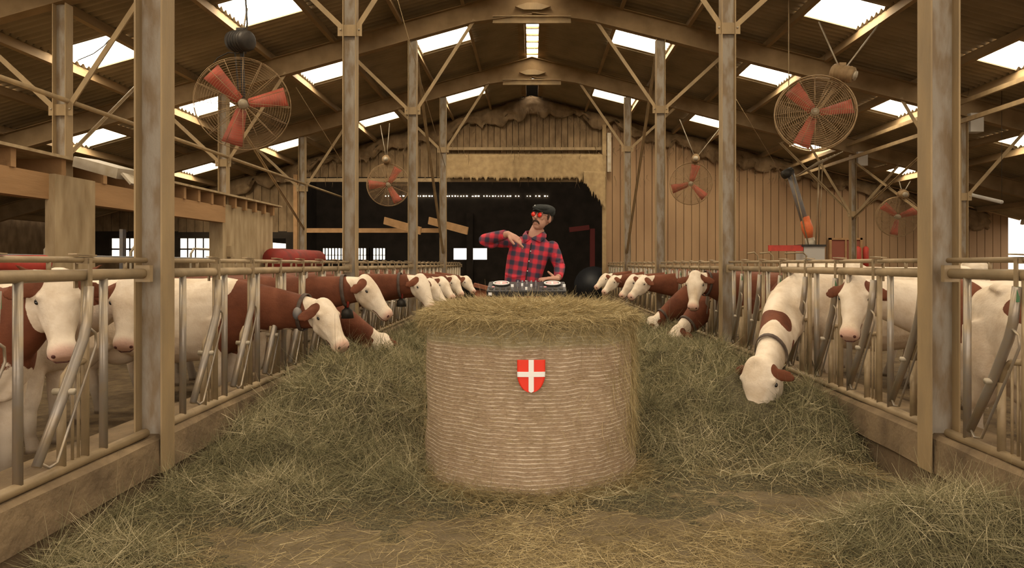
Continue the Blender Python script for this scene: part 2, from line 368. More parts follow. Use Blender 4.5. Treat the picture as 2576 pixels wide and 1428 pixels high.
# open ridge: translucent cap, with cross bars
mb = MB(); mb.box(-.17, .21, -5, 20.6, RB+.64, RB+.66); tag(mb.build('window_%d' % wn, M['sky']), kind='structure'); wn += 1
r = thing('ridge_ladder', (0, 12, RB+.5), 'dusty metal ladder frame running under the bright ridge opening', 'ridge frame')
mb = MB()
for x in (-.17, .2): mb.beam((x, -5, RB+.56), (x, 22, RB+.56), .05, .12)
part('side_rail', mb, M['purlin'], r)
for k in range(46): part('cross_bar', MB().box(-.16, .19, -4.5+k*.56, -4.5+k*.56+.06, RB+.55, RB+.6), M['purlin'], r)
mb = MB()
for k in (0, 1):
    mb.box(-.5+k*.72, -.2+k*.72, -5, 25, RB+.50, RB+.66)
part('ridge_board', mb, M['rafter'], r)
for i, x in enumerate(PLX[1:]+[-q for q in PRX[1:]]):
    X = -x; mb = MB(); sl = SL if X < 0 else SR; zt = sheet(X)-.03
    n = Vector((math.copysign(sl, X), 0, 1)).normalized()
    for ya, yb in zip([-5.2]+FR[1:], FR[1:]+[GY]):
        mb.beam((X, ya, zt-.09), (X, yb-.015, zt-.09), .075, .185, up=n)
    side = 'left' if X < 0 else 'right'; rank = ['first','second','third','fourth','fifth','sixth','seventh','eighth','ninth','tenth','eleventh'][i % 11]
    tag(mb.build('purlin', M['purlin'], loc=(X, 10, zt)), 'brown roof purlin, %s one out from the ridge on the %s slope' % (rank, side), 'roof beam', 'purlins carrying the corrugated roof')

# ---------------------------------------------------------------- steel frames
def hsec(x, y, z0, z1, dx, dy, tf=.012, tw=.009):
    flanges = MB(); flanges.box(x-dx/2, x-dx/2+tf, y-dy/2, y+dy/2, z0, z1); flanges.box(x+dx/2-tf, x+dx/2, y-dy/2, y+dy/2, z0, z1)
    web = MB(); web.box(x-dx/2+tf, x+dx/2-tf, y-tw/2, y+tw/2, z0, z1); return flanges, web
rank = {2:'nearest', 3:'second nearest', 4:'third nearest', 5:'farthest'}
for fi, y in enumerate(FR):
    if fi < 1: continue
    lab = 'dusty steel portal frame, %s to the round bale of those beyond the camera' % rank.get(fi, 'nearest') if fi > 1 else 'steel portal frame behind the viewer, out of sight'
    lab = {1:'steel portal frame over the near end of the feed aisle', 2:'nearest steel frame, its two thick posts cut by the top of the picture',
           3:'second steel frame, posts reaching the top edge beside the cows', 4:'third steel frame, its collar and ridge plate just under the top edge',
           5:'farthest steel frame, collar and ridge plate above the hessian doorway curtain'}[fi]
    R = thing('portal_frame', (0, y, 0), lab, 'steel frame', 'steel frames across the barn')
    posts = [(XFL, .19, .16, 4.9), (XFR, .20, .16, 4.93), (-6.65, .19, .16, 3.78), (9.3, .16, .15, 3.05)]
    for x, dx, dy, vz in posts:
        if abs(x) > 5: z0 = .05
        else: z0 = .20
        fl, wb = hsec(x, y, z0, rb(x)-.02, dx, dy)
        po = part('post', wb, M['web'], R); part('flange', fl, M['steel'], po)
        arm = 1.35 if abs(x) > 5 else (1.33 if x < 0 else 1.4)
        for s in (-1, 1):
            xe = x+s*arm; mb = MB(); mb.beam((x+s*.08, y-.03, vz), (xe, y-.03, rb(xe)+.05), .012, .07, up=(0,0,1)); mb.beam((x+s*.08, y+.0, vz), (xe, y+.0, rb(xe)+.05), .06, .012)
            part('brace', mb, M['steel'], R)
        mb = MB(); mb.box(x-.17, x+.17, y-.045, y-.033, vz-.09, vz+.07)
        part('gusset', mb, M['steel'], R)
        mb = MB()
        for s in (-1, 1): mb.disc((x+s*.13, y-.045, vz), .014, -.012, 8, (0,1,0))
        part('bolt', mb, M['lightmetal'], R)
        if x > 5:
            mb = MB(); mb.box(x+.1, x+.38, y-.12, y+.12, rb(x)-.35, rb(x)+.05); part('bracket', mb, M['concpale'], R)
    # rafters: haunched I sections
    for s, xe in ((-1, XL), (1, XR)):
        sl = SL if s < 0 else SR; D = .42; mb = MB(); tf = .015; hw = .09
        flat = 1.25; zb = lambda ax: RB-sl*ax if ax > flat else RB-sl*flat+(flat-ax)*.13
        ax = [0, flat, abs(xe)]
        for a, b in zip(ax[:-1], ax[1:]):
            mb.beam((s*a, y, zb(a)), (s*b, y, zb(b)), hw*2, tf)
            v = [(s*a, y-.005, zb(a)), (s*b, y-.005, zb(b)), (s*b, y-.005, RB-sl*b+D), (s*a, y-.005, RB-sl*a+D)]
            v += [(p[0], y+.005, p[2]) for p in v]
            mb.add(v, [(0,1,2,3),(7,6,5,4),(0,4,5,1),(2,6,7,3)])
        mb.beam((0, y, RB+D), (xe, y, RB-sl*abs(xe)+D), hw*2, tf)
        part('rafter', mb, M['rafter'], R)
    mb = MB(); mb.box(-.84, .84, y-.10, y-.02, 6.76, 6.79); mb.box(-.84, .84, y-.05, y-.04, 6.79, 6.9); mb.box(-.84, .84, y-.10, y-.02, 6.9, 6.925)
    part('collar', mb, M['steel'], R)
    mb = MB(); mb.add([(-.36,y-.1,7.12),(-.18,y-.1,7.05),(.2,y-.1,7.05),(.4,y-.1,7.12),(.1,y-.1,7.2),(-.1,y-.1,7.2)]+[(-.36,y-.02,7.12),(-.18,y-.02,7.05),(.2,y-.02,7.05),(.4,y-.02,7.12),(.1,y-.02,7.2),(-.1,y-.02,7.2)],
        [(5,4,3,2,1,0),(6,7,8,9,10,11),(0,1,7,6),(1,2,8,7),(2,3,9,8),(3,4,10,9),(4,5,11,10),(5,0,6,11)])
    part('ridge_plate', mb, M['steel'], R)

def rod(name, pts, r_, m, label, cat, group=None, seg=7):
    c = sum((Vector(p) for p in pts), Vector())/len(pts)
    return tag(MB().tube(pts, r_, seg).build(name, m, loc=c), label, cat, group)
rod('wind_pipe', [(-6.56, 4.8, 3.9), (-6.56, 24.8, 3.9)], .035, M['steel'], 'long dusty pipe tying the left outer posts together under the roof', 'pipe')
for z, lab in ((5.02, 'upper long steel rail running along the right outer posts'), (4.62, 'lower long steel rail running along the right outer posts')):
    mb = MB(); mb.beam((9.12, -4, z), (9.12, 24.9, z), .06, .09)
    for yy in range(-3, 24, 3): mb.beam((9.12, yy, z), (9.12, yy+.02, z+.02), .05, .02)
    tag(mb.build('hanging_rail', M['steel'], loc=(9.12, 10, z)), lab, 'rail')
for a, b, lab in (((-6.6, 9.6, 2.95), (-7.3, 13.6, 5.6), 'thin diagonal strut rising from the left beam by the near tan slab'),
                  ((-6.6, 20, 2.6), (-6.6, 15, 5.0), 'long diagonal strut crossing behind the hanging red fan'),
                  ((2.75, 20, 1.9), (2.75, 15.2, 6.3), 'tall diagonal strut right of the doorway, leaning from the far post'),
                  ((-2.57, 20, 1.9), (-2.57, 15.2, 6.3), 'tall diagonal strut left of the doorway, leaning from the far post'),
                  ((9.3, 20.0, 2.9), (9.3, 15.1, 4.7), 'diagonal strut behind the thick right post'),
                  ((9.35, 19.9, 4.5), (9.35, 15.5, 2.3), 'diagonal strut falling right of the far outer post'),
                  ((7.2, 20, 5.1), (9.2, 20, 3.1), 'slim strut meeting the far outer post on the right')):
    mb = MB().beam(a, b, .07, .012).beam(a, b, .012, .07); tag(mb.build('diagonal_strut', M['steel'], loc=a), lab, 'strut', 'diagonal struts between posts')
for (a, b), lab in (((P(1752,85,15), P(1985,470,22)), 'thin steel tie crossing right of the second right post'),
                 ((P(1000,0,13), P(1120,420,19)), 'thin steel tie falling left of the doorway'),
                 ((P(745,220,15), P(900,470,20)), 'thin steel tie below the second left skylight'),
                 ((P(1984,0,11), P(1984,330,11)), 'thin vertical cord beside the caged fan on the right')):
    rod('tie_rod', [a, b], .008, M['steel'], lab, 'tie rod', 'thin tie rods under the roof', 5)

# ---------------------------------------------------------------- gable wall, hall beyond
def boards(nm, x0, x1, zb_, m, per=.285, y=GY, depth=.05, gapm='gap', gw=.02):
    root = []; n = max(1, int((x1-x0)/per)); vs = []; fs = []; mi = []
    for k in range(n):
        a = x0+(x1-x0)*k/n; b = x0+(x1-x0)*(k+1)/n; j = random.uniform(-.006, .006)
        za, zc = rb(a)+.57, rb(b)+.57; z0 = zb_(.5*(a+b))
        g = len(vs)
        vs += [(a,y+j,z0),(b-gw,y+j,z0),(b-gw,y+j,zc),(a,y+j,za),(a,y+depth,z0),(b-gw,y+depth,z0),(b-gw,y+depth,zc),(a,y+depth,za)]
        fs += [(g,g+1,g+2,g+3),(g+1,g+5,g+6,g+2),(g+4,g,g+3,g+7),(g+5,g+4,g+7,g+6),(g,g+4,g+5,g+1)]; mi += [0]*5
    g = len(vs); vs += [(x0,y+depth-.01,zb_(x0)),(x1,y+depth-.01,zb_(x1)),(x1,y+depth-.01,rb(x1)+.57),(x0,y+depth-.01,rb(x0)+.57)]; fs.append((g,g+1,g+2,g+3)); mi.append(1)
    o = MB().add(vs, fs).build(nm, m); o.data.materials.append(M[gapm])
    for p, q in zip(o.data.polygons, mi): p.material_index = q
    return tag(o, kind='structure')
boards('wall_back_right', 2.65, 17.35, lambda x: 0, M['board'])
boards('wall_back_centre', -3.15, 2.65, lambda x: 5.35, M['gable'], per=.22)
boards('wall_back_left', XL, -8.6, lambda x: 2.75, M['gable'], per=.3)
boards('wall_back_middle', -8.6, -3.15, lambda x: 4.75, M['gable'], per=.3)
mb = MB(); mb.box(XL, -8.6, GY, GY+.1, 0, 1.72)
tag(mb.build('wall_back_lower', M['gable']), kind='structure')
mb = MB()
for a, b in ((XL,-15.35), (-14.0,-12.85), (-11.7,-9.5), (-8.95,-8.6)): mb.box(a, b, GY, GY+.1, 1.72, 2.78)
for a, b in ((-15.35,-14.0), (-12.85,-11.7), (-9.5,-8.95)): mb.box(a, b, GY, GY+.1, 2.52, 2.78); mb.box(a, b, GY, GY+.06, 2.1, 2.16)
tag(mb.build('wall_back_piers', M['hall']), kind='structure')
for a, b in ((-15.35,-14.0), (-12.85,-11.7)):
    mb = MB()
    for k in range(5): mb.box(a+(b-a)*k/4-.02, a+(b-a)*k/4+.02, GY+.07, GY+.1, 1.72, 2.52)
    tag(mb.build('window_%d' % wn, M['dark']), kind='structure'); wn += 1
# big beams over the openings
for x0, x1, z, h, m, lab in ((-9.2, 2.7, 4.62, .13, 'steel', 'long steel lintel crossing above the dark doorway'),
                      (-8.4, -3.2, 2.80, .16, 'wood', 'low timber cross beam in the dark opening left of the doorway'),
                      (-3.2, 2.8, 5.75, .1, 'steel', 'dusty horizontal rail under the gable boards'),
                      (-3.2, 2.8, 5.52, .09, 'cloth', 'cobwebbed batten above the hessian curtain')):
    tag(MB().box(x0, x1, GY-.2, GY-.08, z-h/2, z+h/2).build('cross_beam', M[m], loc=((x0+x1)/2, GY, z)), lab, 'beam')
for x, z0, z1, m, lab in ((2.6, 0, 6.6, 'cloth', 'tan door post right of the dark doorway'), (-3.22, 0, 6.3, 'steel', 'tan door post left of the dark doorway'),
                      (-8.5, 0, 4.8, 'wood', 'reddish timber post in the opening behind the far outer post'), (2.78, 4.9, 6.3, 'lightmetal', 'short pale hanger post above the doorway corner')):
    tag(MB().box(x-.07, x+.07, GY-.32, GY-.2, z0, z1).build('door_post', M[m], loc=(x, GY, z0)), lab, 'post')
for k, x in enumerate((-5.3, -3.7)):
    mb = MB(); mb.beam((x, GY-.3, 3.15), (x+1.5, GY-1.5, 2.72), .05, .26)
    tag(mb.build('slanted_beam', M['wood'], loc=(x, GY, 2.9)), ['longer','shorter'][k]+' slanted timber lying over the low cross beam, %s of the two' % ['left','right'][k], 'beam')
# door curtain of hessian
def curtain(nm, x0, x1, z1, z0f, y, lab, cat, seed, n=90, m='cloth'):
    rs = random.Random(seed); v = []; fs = []; rows = 10
    for i in range(n+1):
        x = x0+(x1-x0)*i/n; zb_ = z0f(x)+rs.uniform(-.03,.03)-(rs.uniform(.05,.18) if rs.random() < .25 else 0)
        for j in range(rows+1):
            t = j/rows; v.append((x, y+.05*math.sin(x*5+math.sin(x*2.3)*2)*t+.02*math.sin(x*21)*t-.04*t, z1+(zb_-z1)*t))
    for i in range(n):
        for j in range(rows): a = i*(rows+1)+j; fs.append((a, a+1, a+rows+2, a+rows+1))
    o = MB().add(v, fs, True).build(nm, M[m], loc=((x0+x1)/2, y, z1))
    so = o.modifiers.new('thick', 'SOLIDIFY'); so.thickness = .012
    return tag(o, lab, cat)
curtain('hessian_curtain', -3.1, 2.55, 5.5, lambda x: 4.66, GY-.38, 'wide frayed hessian curtain hanging across the top of the dark doorway', 'curtain', 3, 160)
curtain('hessian_curtain', 1.85, 2.62, 4.9, lambda x: 4.45-max(0, x-1.95)*1.25, GY-.46, 'torn hanging corner of hessian at the right side of the doorway', 'curtain', 5, 30)
# cobwebs and old straw hanging from gable
mb = MB(); rs = random.Random(9)
for k in range(420):
    x = rs.uniform(-9, 9); z = rb(x)+rs.uniform(-.25, .2) if rs.random() < .55 else rs.choice((4.7,5.5,5.8))+rs.uniform(-.05,.1)
    if z == z and not (abs(x) > 3.2 and z > rb(x)+.3):
        L_ = rs.uniform(.08,.4); y = GY-rs.uniform(.1,.5)
        mb.tube([(x,y,z),(x+rs.uniform(-.06,.06),y,z-L_*.5),(x+rs.uniform(-.1,.1),y,z-L_)], [.012,.007,.002], 4)
tag(mb.build('hanging_cobwebs', M['gable'], loc=(0, GY-.3, 5)), 'ragged dusty cobwebs and straw hanging along the back gable', 'cobweb', kind='stuff')
def webmass(x0, x1, y, top, dep, seed):
    n = int((x1-x0)/.06); xs = np.linspace(x0, x1, n); rows = 9; v = []
    for i, x in enumerate(xs):
        d_ = dep*(.35+1.1*vnoise(np.array([x*1.7+seed]), np.array([seed]))[0]+.5*vnoise(np.array([x*6+seed]), np.array([seed+2.]))[0])
        for j in range(rows+1):
            t = j/rows; v.append((x+.05*math.sin(j*2.1+x*9), y-.10*math.sin(t*3.1)-.09*vnoise(np.array([x*5+seed]), np.array([j*1.3]))[0], rb(x)+top-d_*t))
    fs = [(i*(rows+1)+j, i*(rows+1)+j+1, (i+1)*(rows+1)+j+1, (i+1)*(rows+1)+j) for i in range(n-1) for j in range(rows)]
    return v, fs
mb = MB(); mb.add(*webmass(-14, 16.5, GY-.12, .50, .46, 5), True)
o = mb.build('matted_cobwebs', M['gable'], loc=(0, GY, 5)); so = o.modifiers.new('t', 'SOLIDIFY'); so.thickness = .02
tag(o, 'thick matted cobwebs sagging where the roof meets the back gable', 'cobweb', kind='stuff')
# dark hall beyond
HY = 33
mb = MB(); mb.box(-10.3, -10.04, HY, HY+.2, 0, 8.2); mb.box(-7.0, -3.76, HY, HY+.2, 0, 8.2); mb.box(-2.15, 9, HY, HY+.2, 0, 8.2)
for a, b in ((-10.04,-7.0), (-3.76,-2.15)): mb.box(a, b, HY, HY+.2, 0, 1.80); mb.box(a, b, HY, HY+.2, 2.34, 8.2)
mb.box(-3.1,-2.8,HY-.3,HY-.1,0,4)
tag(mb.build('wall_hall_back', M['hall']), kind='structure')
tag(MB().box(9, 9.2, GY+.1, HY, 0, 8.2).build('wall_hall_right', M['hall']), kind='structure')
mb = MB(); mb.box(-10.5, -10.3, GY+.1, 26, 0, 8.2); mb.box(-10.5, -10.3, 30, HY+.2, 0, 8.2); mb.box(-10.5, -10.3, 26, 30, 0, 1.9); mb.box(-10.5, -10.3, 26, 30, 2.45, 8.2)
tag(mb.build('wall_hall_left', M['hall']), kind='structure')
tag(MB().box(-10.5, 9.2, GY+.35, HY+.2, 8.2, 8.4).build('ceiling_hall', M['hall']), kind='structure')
mb = MB()
for k in range(21): x = -10.04+3.04*k/20; mb.box(x-.022, x+.022, HY-.02, HY+.03, 1.80, 2.34)
mb.box(-10.04,-7.0,HY-.02,HY+.03,2.0,2.03); mb.box(-9.0,-8.7,HY-.02,HY+.03,1.80,2.34); mb.box(-7.9,-7.6,HY-.02,HY+.03,1.80,2.34)
tag(mb.build('window_%d' % wn, M['hall']), kind='structure'); wn += 1
# row of small gaps of daylight high in the hall
mb = MB(); rs = random.Random(4)
for k in range(60):
    if rs.random() < .8: x = -7.0+k*.138; mb.box(x, x+rs.uniform(.03,.08), HY-.06, HY-.04, 4.81, 4.835+rs.uniform(0,.02))
tag(mb.build('window_%d' % wn, M['sky']), kind='structure'); wn += 1
# side walls
mb = MB(); mb.box(XL-.2, XL, -5.2, GY, 0, 3.3)
tag(mb.build('wall_left', M['gable']), kind='structure')
mb = MB(); mb.box(XR, XR+.2, -5.2, GY+.2, 0, 1.2); 
for y in np.arange(-5, 25, 3): mb.box(XR, XR+.15, y, y+.25, 1.2, 3.4)
tag(mb.build('wall_right', M['board']), kind='structure')

# ---------------------------------------------------------------- left low structure: slabs, joists and beams
def lowbeam(y0, y1, lab):
    tag(MB().box(-6.62, -6.44, y0, y1, 2.46, 2.80).build('timber_beam', M['wood'], loc=(-6.5, y0, 2.6)), lab, 'beam', 'orange timber beams on the left slabs')
lowbeam(3.5, 9.25, 'orange timber beam at the left edge, running up to the near tan slab')
lowbeam(10.1, 14.5, 'orange timber beam between the near tan slab and the long tan slab')
r = thing('joist_deck', (-6.5, 10, 2.8), 'row of short joists under a thin deck edge above the orange beams', 'joists')
part('deck_edge', MB().box(-7.9, -6.36, 3.5, 17.6, 3.03, 3.07), M['plaster'], r)
k = 0; y = 3.9
while y < 17.6:
    part('joist', MB().box(-7.8, -6.42, y, y+.09, 2.80, 3.03), M['wood'], r); y += .92 if y < 12 else .55
part('back_board', MB().box(-7.8, -7.76, 3.5, 17.6, 2.80, 3.03), M['rafter'], r)
tag(MB().box(-6.49, -6.36, 9.2, 10.05, 0, 2.80).build('concrete_slab', M['plaster'], loc=(-6.5, 9.6, 0)), 'narrow tan streaked slab standing under the second left outer post', 'slab')
tag(MB().box(-6.78, -6.50, 14.5, 17.3, 0, 2.86).build('concrete_slab', M['plaster'], loc=(-6.5, 16, 0)), 'long tan streaked slab left of the row of cow heads', 'slab')
tag(MB().box(-6.50, -6.42, 14.7, 14.9, 1.75, 1.98).build('junction_box', M['plaster'], loc=(-6.4, 14.8, 1.8)), 'small square box fixed low on the long tan slab', 'box')
a, b = P(215,410,9.5), P(325,440,9.2); mb = MB().beam(a, b, .35, .14); mb.beam(b, b+Vector((.12,0,-.14)), .35, .03)
tag(mb.build('sheet_metal_trough', M['lightmetal'], loc=a), 'pale folded metal trough lying over the left deck edge', 'trough')
a = P(690,650,15.6); b = P(775,650,18)
tag(MB().tube([Vector((-6.2,16.5,1.72)), Vector((-6.0,19.3,1.72))], .25, 20).build('red_tank', mat('dark_red_tank', (.30,.035,.025), (.18,.04,.03), .6, 0, 5), loc=a), 'long red tank behind the fence, right of the long tan slab', 'tank')
tag(MB().tube([P(-30,662,8.6), P(112,662,8.3)], .10, 16).build('red_drum', M['red'], loc=P(50,662,8.5)), 'red horizontal cylinder glimpsed over the fence at the far left edge', 'drum')
# grey stall pipes behind left cows
mb = MB()
for k in range(5):
    y = 7+k*2.6; mb.tube([(-8.6,y,.05),(-8.6,y,1.85),(-8.6,y+.15,1.98),(-8.6,y+1.1,1.98),(-8.6,y+1.25,1.85),(-8.6,y+1.25,.05)], .03, 8)
tag(mb.build('stall_rails', M['lightmetal'], loc=(-8.6,10,0)), 'grey bent pipe stall dividers in the dark left bay', 'stall divider')
mb = MB()
for z in (1.35, 1.72): mb.tube([(-8.3, 5, z), (-8.3, 24, z)], .035, 8)
for y in (6, 10, 14, 18, 22): mb.box(-8.37,-8.3,y,y+.12,0.05,2.3)
tag(mb.build('stall_railing', M['bluegrey'], loc=(-8.3,14,0)), 'grey double railing with posts in the dark left bay', 'railing')

# ---------------------------------------------------------------- feed fences with locking bars
def tubeobj(pts, r_, m, seg=8):
    return MB().tube(pts, r_, seg)
fp = {}   # unit part meshes, local coordinates, y along the fence
def proto(name, mb, m): o = mb.build(name, m); COL.objects.unlink(o); fp[name] = o; return o
proto('upright', MB().tube([(0,0,.47),(0,0,1.52)], .024, 10), M['galv'])
proto('lock_upright', MB().tube([(0,0,.47),(0,0,1.52)], .022, 10), M['rail'])
proto('short_post', MB().tube([(0,0,.47),(0,0,.90)], .024, 10), M['rail'])
proto('arched_bar', MB().tube([(0,0,.88),(0,.02,.98),(0,.08,1.03),(0,.20,1.045)], .019, 8), M['rail'])
proto('thin_rod', MB().tube([(0,0,.47),(0,0,1.03)], .008, 6), M['rail'])
lb = MB().tube([(.035,.50,1.47),(.04,.475,1.27),(.04,.44,1.17),(.035,.29,.9),(.035,.08,.56)], [.026,.028,.028,.028,.024], 10)
proto('locking_bar', lb, M['galv'])
proto('guard_rod', MB().tube([(.05,.47,1.24),(.05,.535,1.20),(.05,.54,1.13),(.05,.215,.545),(.05,.15,.535),(.04,.09,.58)], .008, 6), M['galv'])
proto('pivot_bolt', MB().tube([(-.03,.30,.905),(.085,.30,.905)], .018, 10), M['lightmetal'])
proto('latch_strap', MB().box(-.03,.045,-.014,.014,1.60,1.635).box(.036,.046,-.014,.014,1.40,1.63).box(-.046,-.036,-.014,.014,1.46,1.63), M['rail'])
proto('latch_tip', MB().box(.034,.05,-.02,.02,1.385,1.47), M['green'])
proto('rail_stub', MB().tube([(0,0,1.55),(0,0,1.62)], .012, 8), M['rail'])
proto('latch_plate', MB().beam((0,-.09,1.655),(0,.09,1.648),.05,.008), M['rail'])
def fence(side, y0, y1, off, lab, kmin=0):
    X = XFL if side < 0 else XFR; rz = 0 if side < 0 else math.pi; L_ = y1-y0
    R = thing('feed_fence', (X, y0 if side < 0 else y1, 0), lab, 'feed fence', 'self locking feed fences', rz)
    def p(name, mb, m): o = mb.build(name, m); o.parent = R
    p('main_rail', MB().tube([(0,-.0,1.535),(0,L_,1.535)], .034, 14), M['rail'])
    p('top_rail', MB().tube([(0,-.0,1.622),(0,L_,1.622)], .018, 10), M['rail'])
    p('bottom_rail', MB().tube([(0,-.0,.475),(0,L_,.475)], .03, 12), M['rail'])
    for yy in (.02, L_-.02): p('clamp', MB().box(-.05,.05,yy-.02,yy+.02,1.48,1.59), M['rail'])
    for k in range(-1, 8):
        a = off+.69*k
        if a < .05 or a+.1 > L_: 
            if not (a < .05 and a+.5 > .1): continue
        def q(nm, yy, par=R):
            if yy < .05 or yy > L_-.05: return None
            return inst(fp[nm], par, (0, yy, 0))
        if a > .05: q('upright', a)
        q('lock_upright', a+.52); 
        if a+.1 > .05 and a+.5 < L_:
            q('short_post', a+.32); q('arched_bar', a+.32); q('thin_rod', a+.41); q('thin_rod', a+.46)
            b = inst(fp['locking_bar'], R, (0, a, 0)); inst(fp['guard_rod'], b, (0,0,0)); inst(fp['pivot_bolt'], b, (0,0,0))
        s = q('latch_strap', a+.50)
        if s and k % 2 == 0: inst(fp['latch_tip'], s, (0,0,0))
        if s: inst(fp['latch_plate'], s, (0,0,0))
        q('rail_stub', a+.22)
names = ['nearest', 'second nearest', 'third', 'fourth', 'farthest']
for b in range(5):
    y0 = -.38+5.08*b+.11; y1 = y0+4.86
    if b == 0: y0, o0 = 2.2, .26-.0
    for side in (-1, 1):
        lab = 'galvanised feed fence of upright tubes on the %s kerb, %s section from the camera' % ('left' if side < 0 else 'right', names[b])
        if b == 0: fence(side, y0, y1, (3.45-.69-2.2) if side < 0 else .2, lab)
        else: fence(side, y0, min(y1, GY-.15), .27 if side < 0 else .2, lab)

# ---------------------------------------------------------------- fans
def fan(c, D, yaw, tilt, blades, label, motor_off=(.15,.35), hang=None, red='fadedred', cage=True, rot0=0, motorm='dark', ws=1.0, mxis=None, mr=.105, brk='wire'):
    R = thing('barn_fan', c, label, 'fan', 'belt driven fans hung from the roof')
    R3 = Matrix.Rotation(yaw, 3, 'Z') @ Matrix.Rotation(tilt, 3, 'X'); c = Vector(c)
    def G(x, y, z): return R3 @ Vector((x, y, z))          # local to root: x right, y depth, z up
    r = D/2
    def lp(name, mb, m, par=R, label=None):
        o = mb.build(name, m); o.parent = par
        if label: o['label'] = label
        return o
    if cage:
        for nm, dy in (('front_guard', -.13), ('rear_guard', .13)):
            mb = MB()
            nr = 19
            for k in range(1, nr+1):
                q = k/nr; rr = r*q; yy = dy*(1-(max(0, q-.55)/.45)**2*.6)
                mb.tube([G(rr*math.cos(t), yy, rr*math.sin(t)) for t in np.linspace(0, 2*math.pi, 40, endpoint=False)], (.0028*ws if k < nr else .009*ws), 4, True)
            for k in range(16):
                t = 2*math.pi*k/16; mb.tube([G(.08*math.cos(t), dy, .08*math.sin(t)), G(r*.55*math.cos(t), dy, r*.55*math.sin(t)), G(r*math.cos(t), dy*.4, r*math.sin(t))], .004, 4)
            lp(nm, mb, M['wire'])
    mb = MB().tube([G(0,-.09,0), G(0,.12,0)], .06, 14); hub = lp('hub', mb, M['lightmetal'])
    for k in range(blades):
        t = rot0+2*math.pi*k/blades; d = Vector((math.cos(t), 0, math.sin(t))); n = Vector((-math.sin(t), 0, math.cos(t)))
        vs = []; L1 = .07; L2 = r*.92; rows = 6
        for j in range(rows):
            q = j/(rows-1); rad = L1+(L2-L1)*q; wd = (.075+.06*q)*D/1.2; tw = .55-.25*q
            a = d*rad+(n*math.cos(tw)+Vector((0,1,0))*math.sin(tw))*wd; b_ = d*rad-(n*math.cos(tw)+Vector((0,1,0))*math.sin(tw))*wd
            off = Vector((0,.004,0)); vs += [R3 @ (a-off), R3 @ (b_-off), R3 @ (a+off), R3 @ (b_+off)]
        fs = []
        for j in range(rows-1):
            i = 4*j; fs += [(i,i+1,i+5,i+4),(i+2,i+6,i+7,i+3),(i,i+4,i+6,i+2),(i+1,i+3,i+7,i+5)]
        fs += [(0,2,3,1),(4*rows-4,4*rows-3,4*rows-1,4*rows-2)]
        o = MB().add(vs, fs, True).build('blade', M[red]); o.parent = R
    # motor above, bracket, belt
    mx, mz = motor_off; top = G(mx, 0, mz+r)
    ax = (Vector(mxis) if mxis else R3 @ Vector((0,1,0))).normalized()
    mb = MB().tube([top-ax*.19, top-ax*.17, top+ax*.13, top+ax*.15], [mr*.8, mr, mr, mr*.8], 16).box(top.x-.05,top.x+.05,top.y-.05,top.y+.05,top.z,top.z+mr+.03)
    for q in range(5): mb.tube([top-ax*(.12-.05*q)-ax*.006, top-ax*(.12-.05*q)+ax*.006], mr*1.08, 16)
    mo = lp('motor', mb, M[motorm]); lp('motor_cap', MB().disc(top-ax*.19, mr*.6, -.03, 14, ax), M['lightmetal'], mo)
    mb = MB().beam(top+R3 @ Vector((0,.1,-.05)), G(0,.1,0), .05, .016, up=(0,1,0)); mb.beam(top+R3 @ Vector((-.09,.1,-.05)), G(-.05,.1,0), .016, .014, up=(0,1,0))
    lp('bracket', mb, M[brk])
    mb = MB(); 
    for h in (hang or []): mb.tube([top, Vector(h)-c], .012, 6)
    if hang: lp('hanger', mb, M['lightmetal'])
    return R
# left large fan, partly caged; others
c1 = P(612,262,9.2); c2 = P(2050,285,10.6); c3 = P(977,465,18.8); c4 = P(1738,462,18.6); c5 = P(2258,545,17.5)
fan(c1, 1.2, .35, .1, 3, 'large red bladed fan with a wire guard hanging at upper left', (-.02,.22), [P(612,92,9.2), P(622,20,9.1)], rot0=math.radians(135), cage=True, ws=.5, mxis=(.9,-.45,-.1), mr=.13, brk='dark')
fan(c2, 1.17, -.35, -.12, 3, 'large caged fan with faded red blades hanging at upper right', (.38,.02), [P(2060,55,10.9), P(2212,60,10.9)], rot0=math.radians(128), motorm='wire', ws=1.3, mxis=(-.7,.6,.35), mr=.12)
fan(c3, 1.15, .1, 0, 3, 'small caged fan seen against the dark opening left of the doorway', (-.05,.1), [P(957,315,18.8), P(980,310,18.8)], rot0=math.radians(60), motorm='wire')
fan(c4, 1.12, -.2, .05, 3, 'small caged fan in front of the tan boards right of the doorway', (.12,.1), [P(1710,300,18.6), P(1812,320,18.6)], rot0=math.radians(75), motorm='wire')
fan(c5, 1.0, -.2, .1, 3, 'small caged fan hanging by the boards far right, next to the thick post', (.1,.06), [P(2262,455,17.5), P(2290,455,17.5)], rot0=math.radians(20), motorm='wire')
rod('power_cable', [P(530,170,9.3), P(548,145,9.3), P(575,132,9.3), P(600,135,9.2), P(614,115,9.2)], .008, M['dark'], 'black cable looping beside the big red fan motor', 'cable')
rod('power_cable', [P(618,0,9), P(622,60,9), P(614,110,9.1), P(618,135,9.1)], .012, M['dark'], 'black cable dropping from the skylight to the big fan motor', 'cable')
rod('slack_wire', [P(195,152,11), P(235,135,11), P(262,115,11), P(275,100,11)], .008, M['dark'], 'thin dark wire across the far left skylight', 'wire')

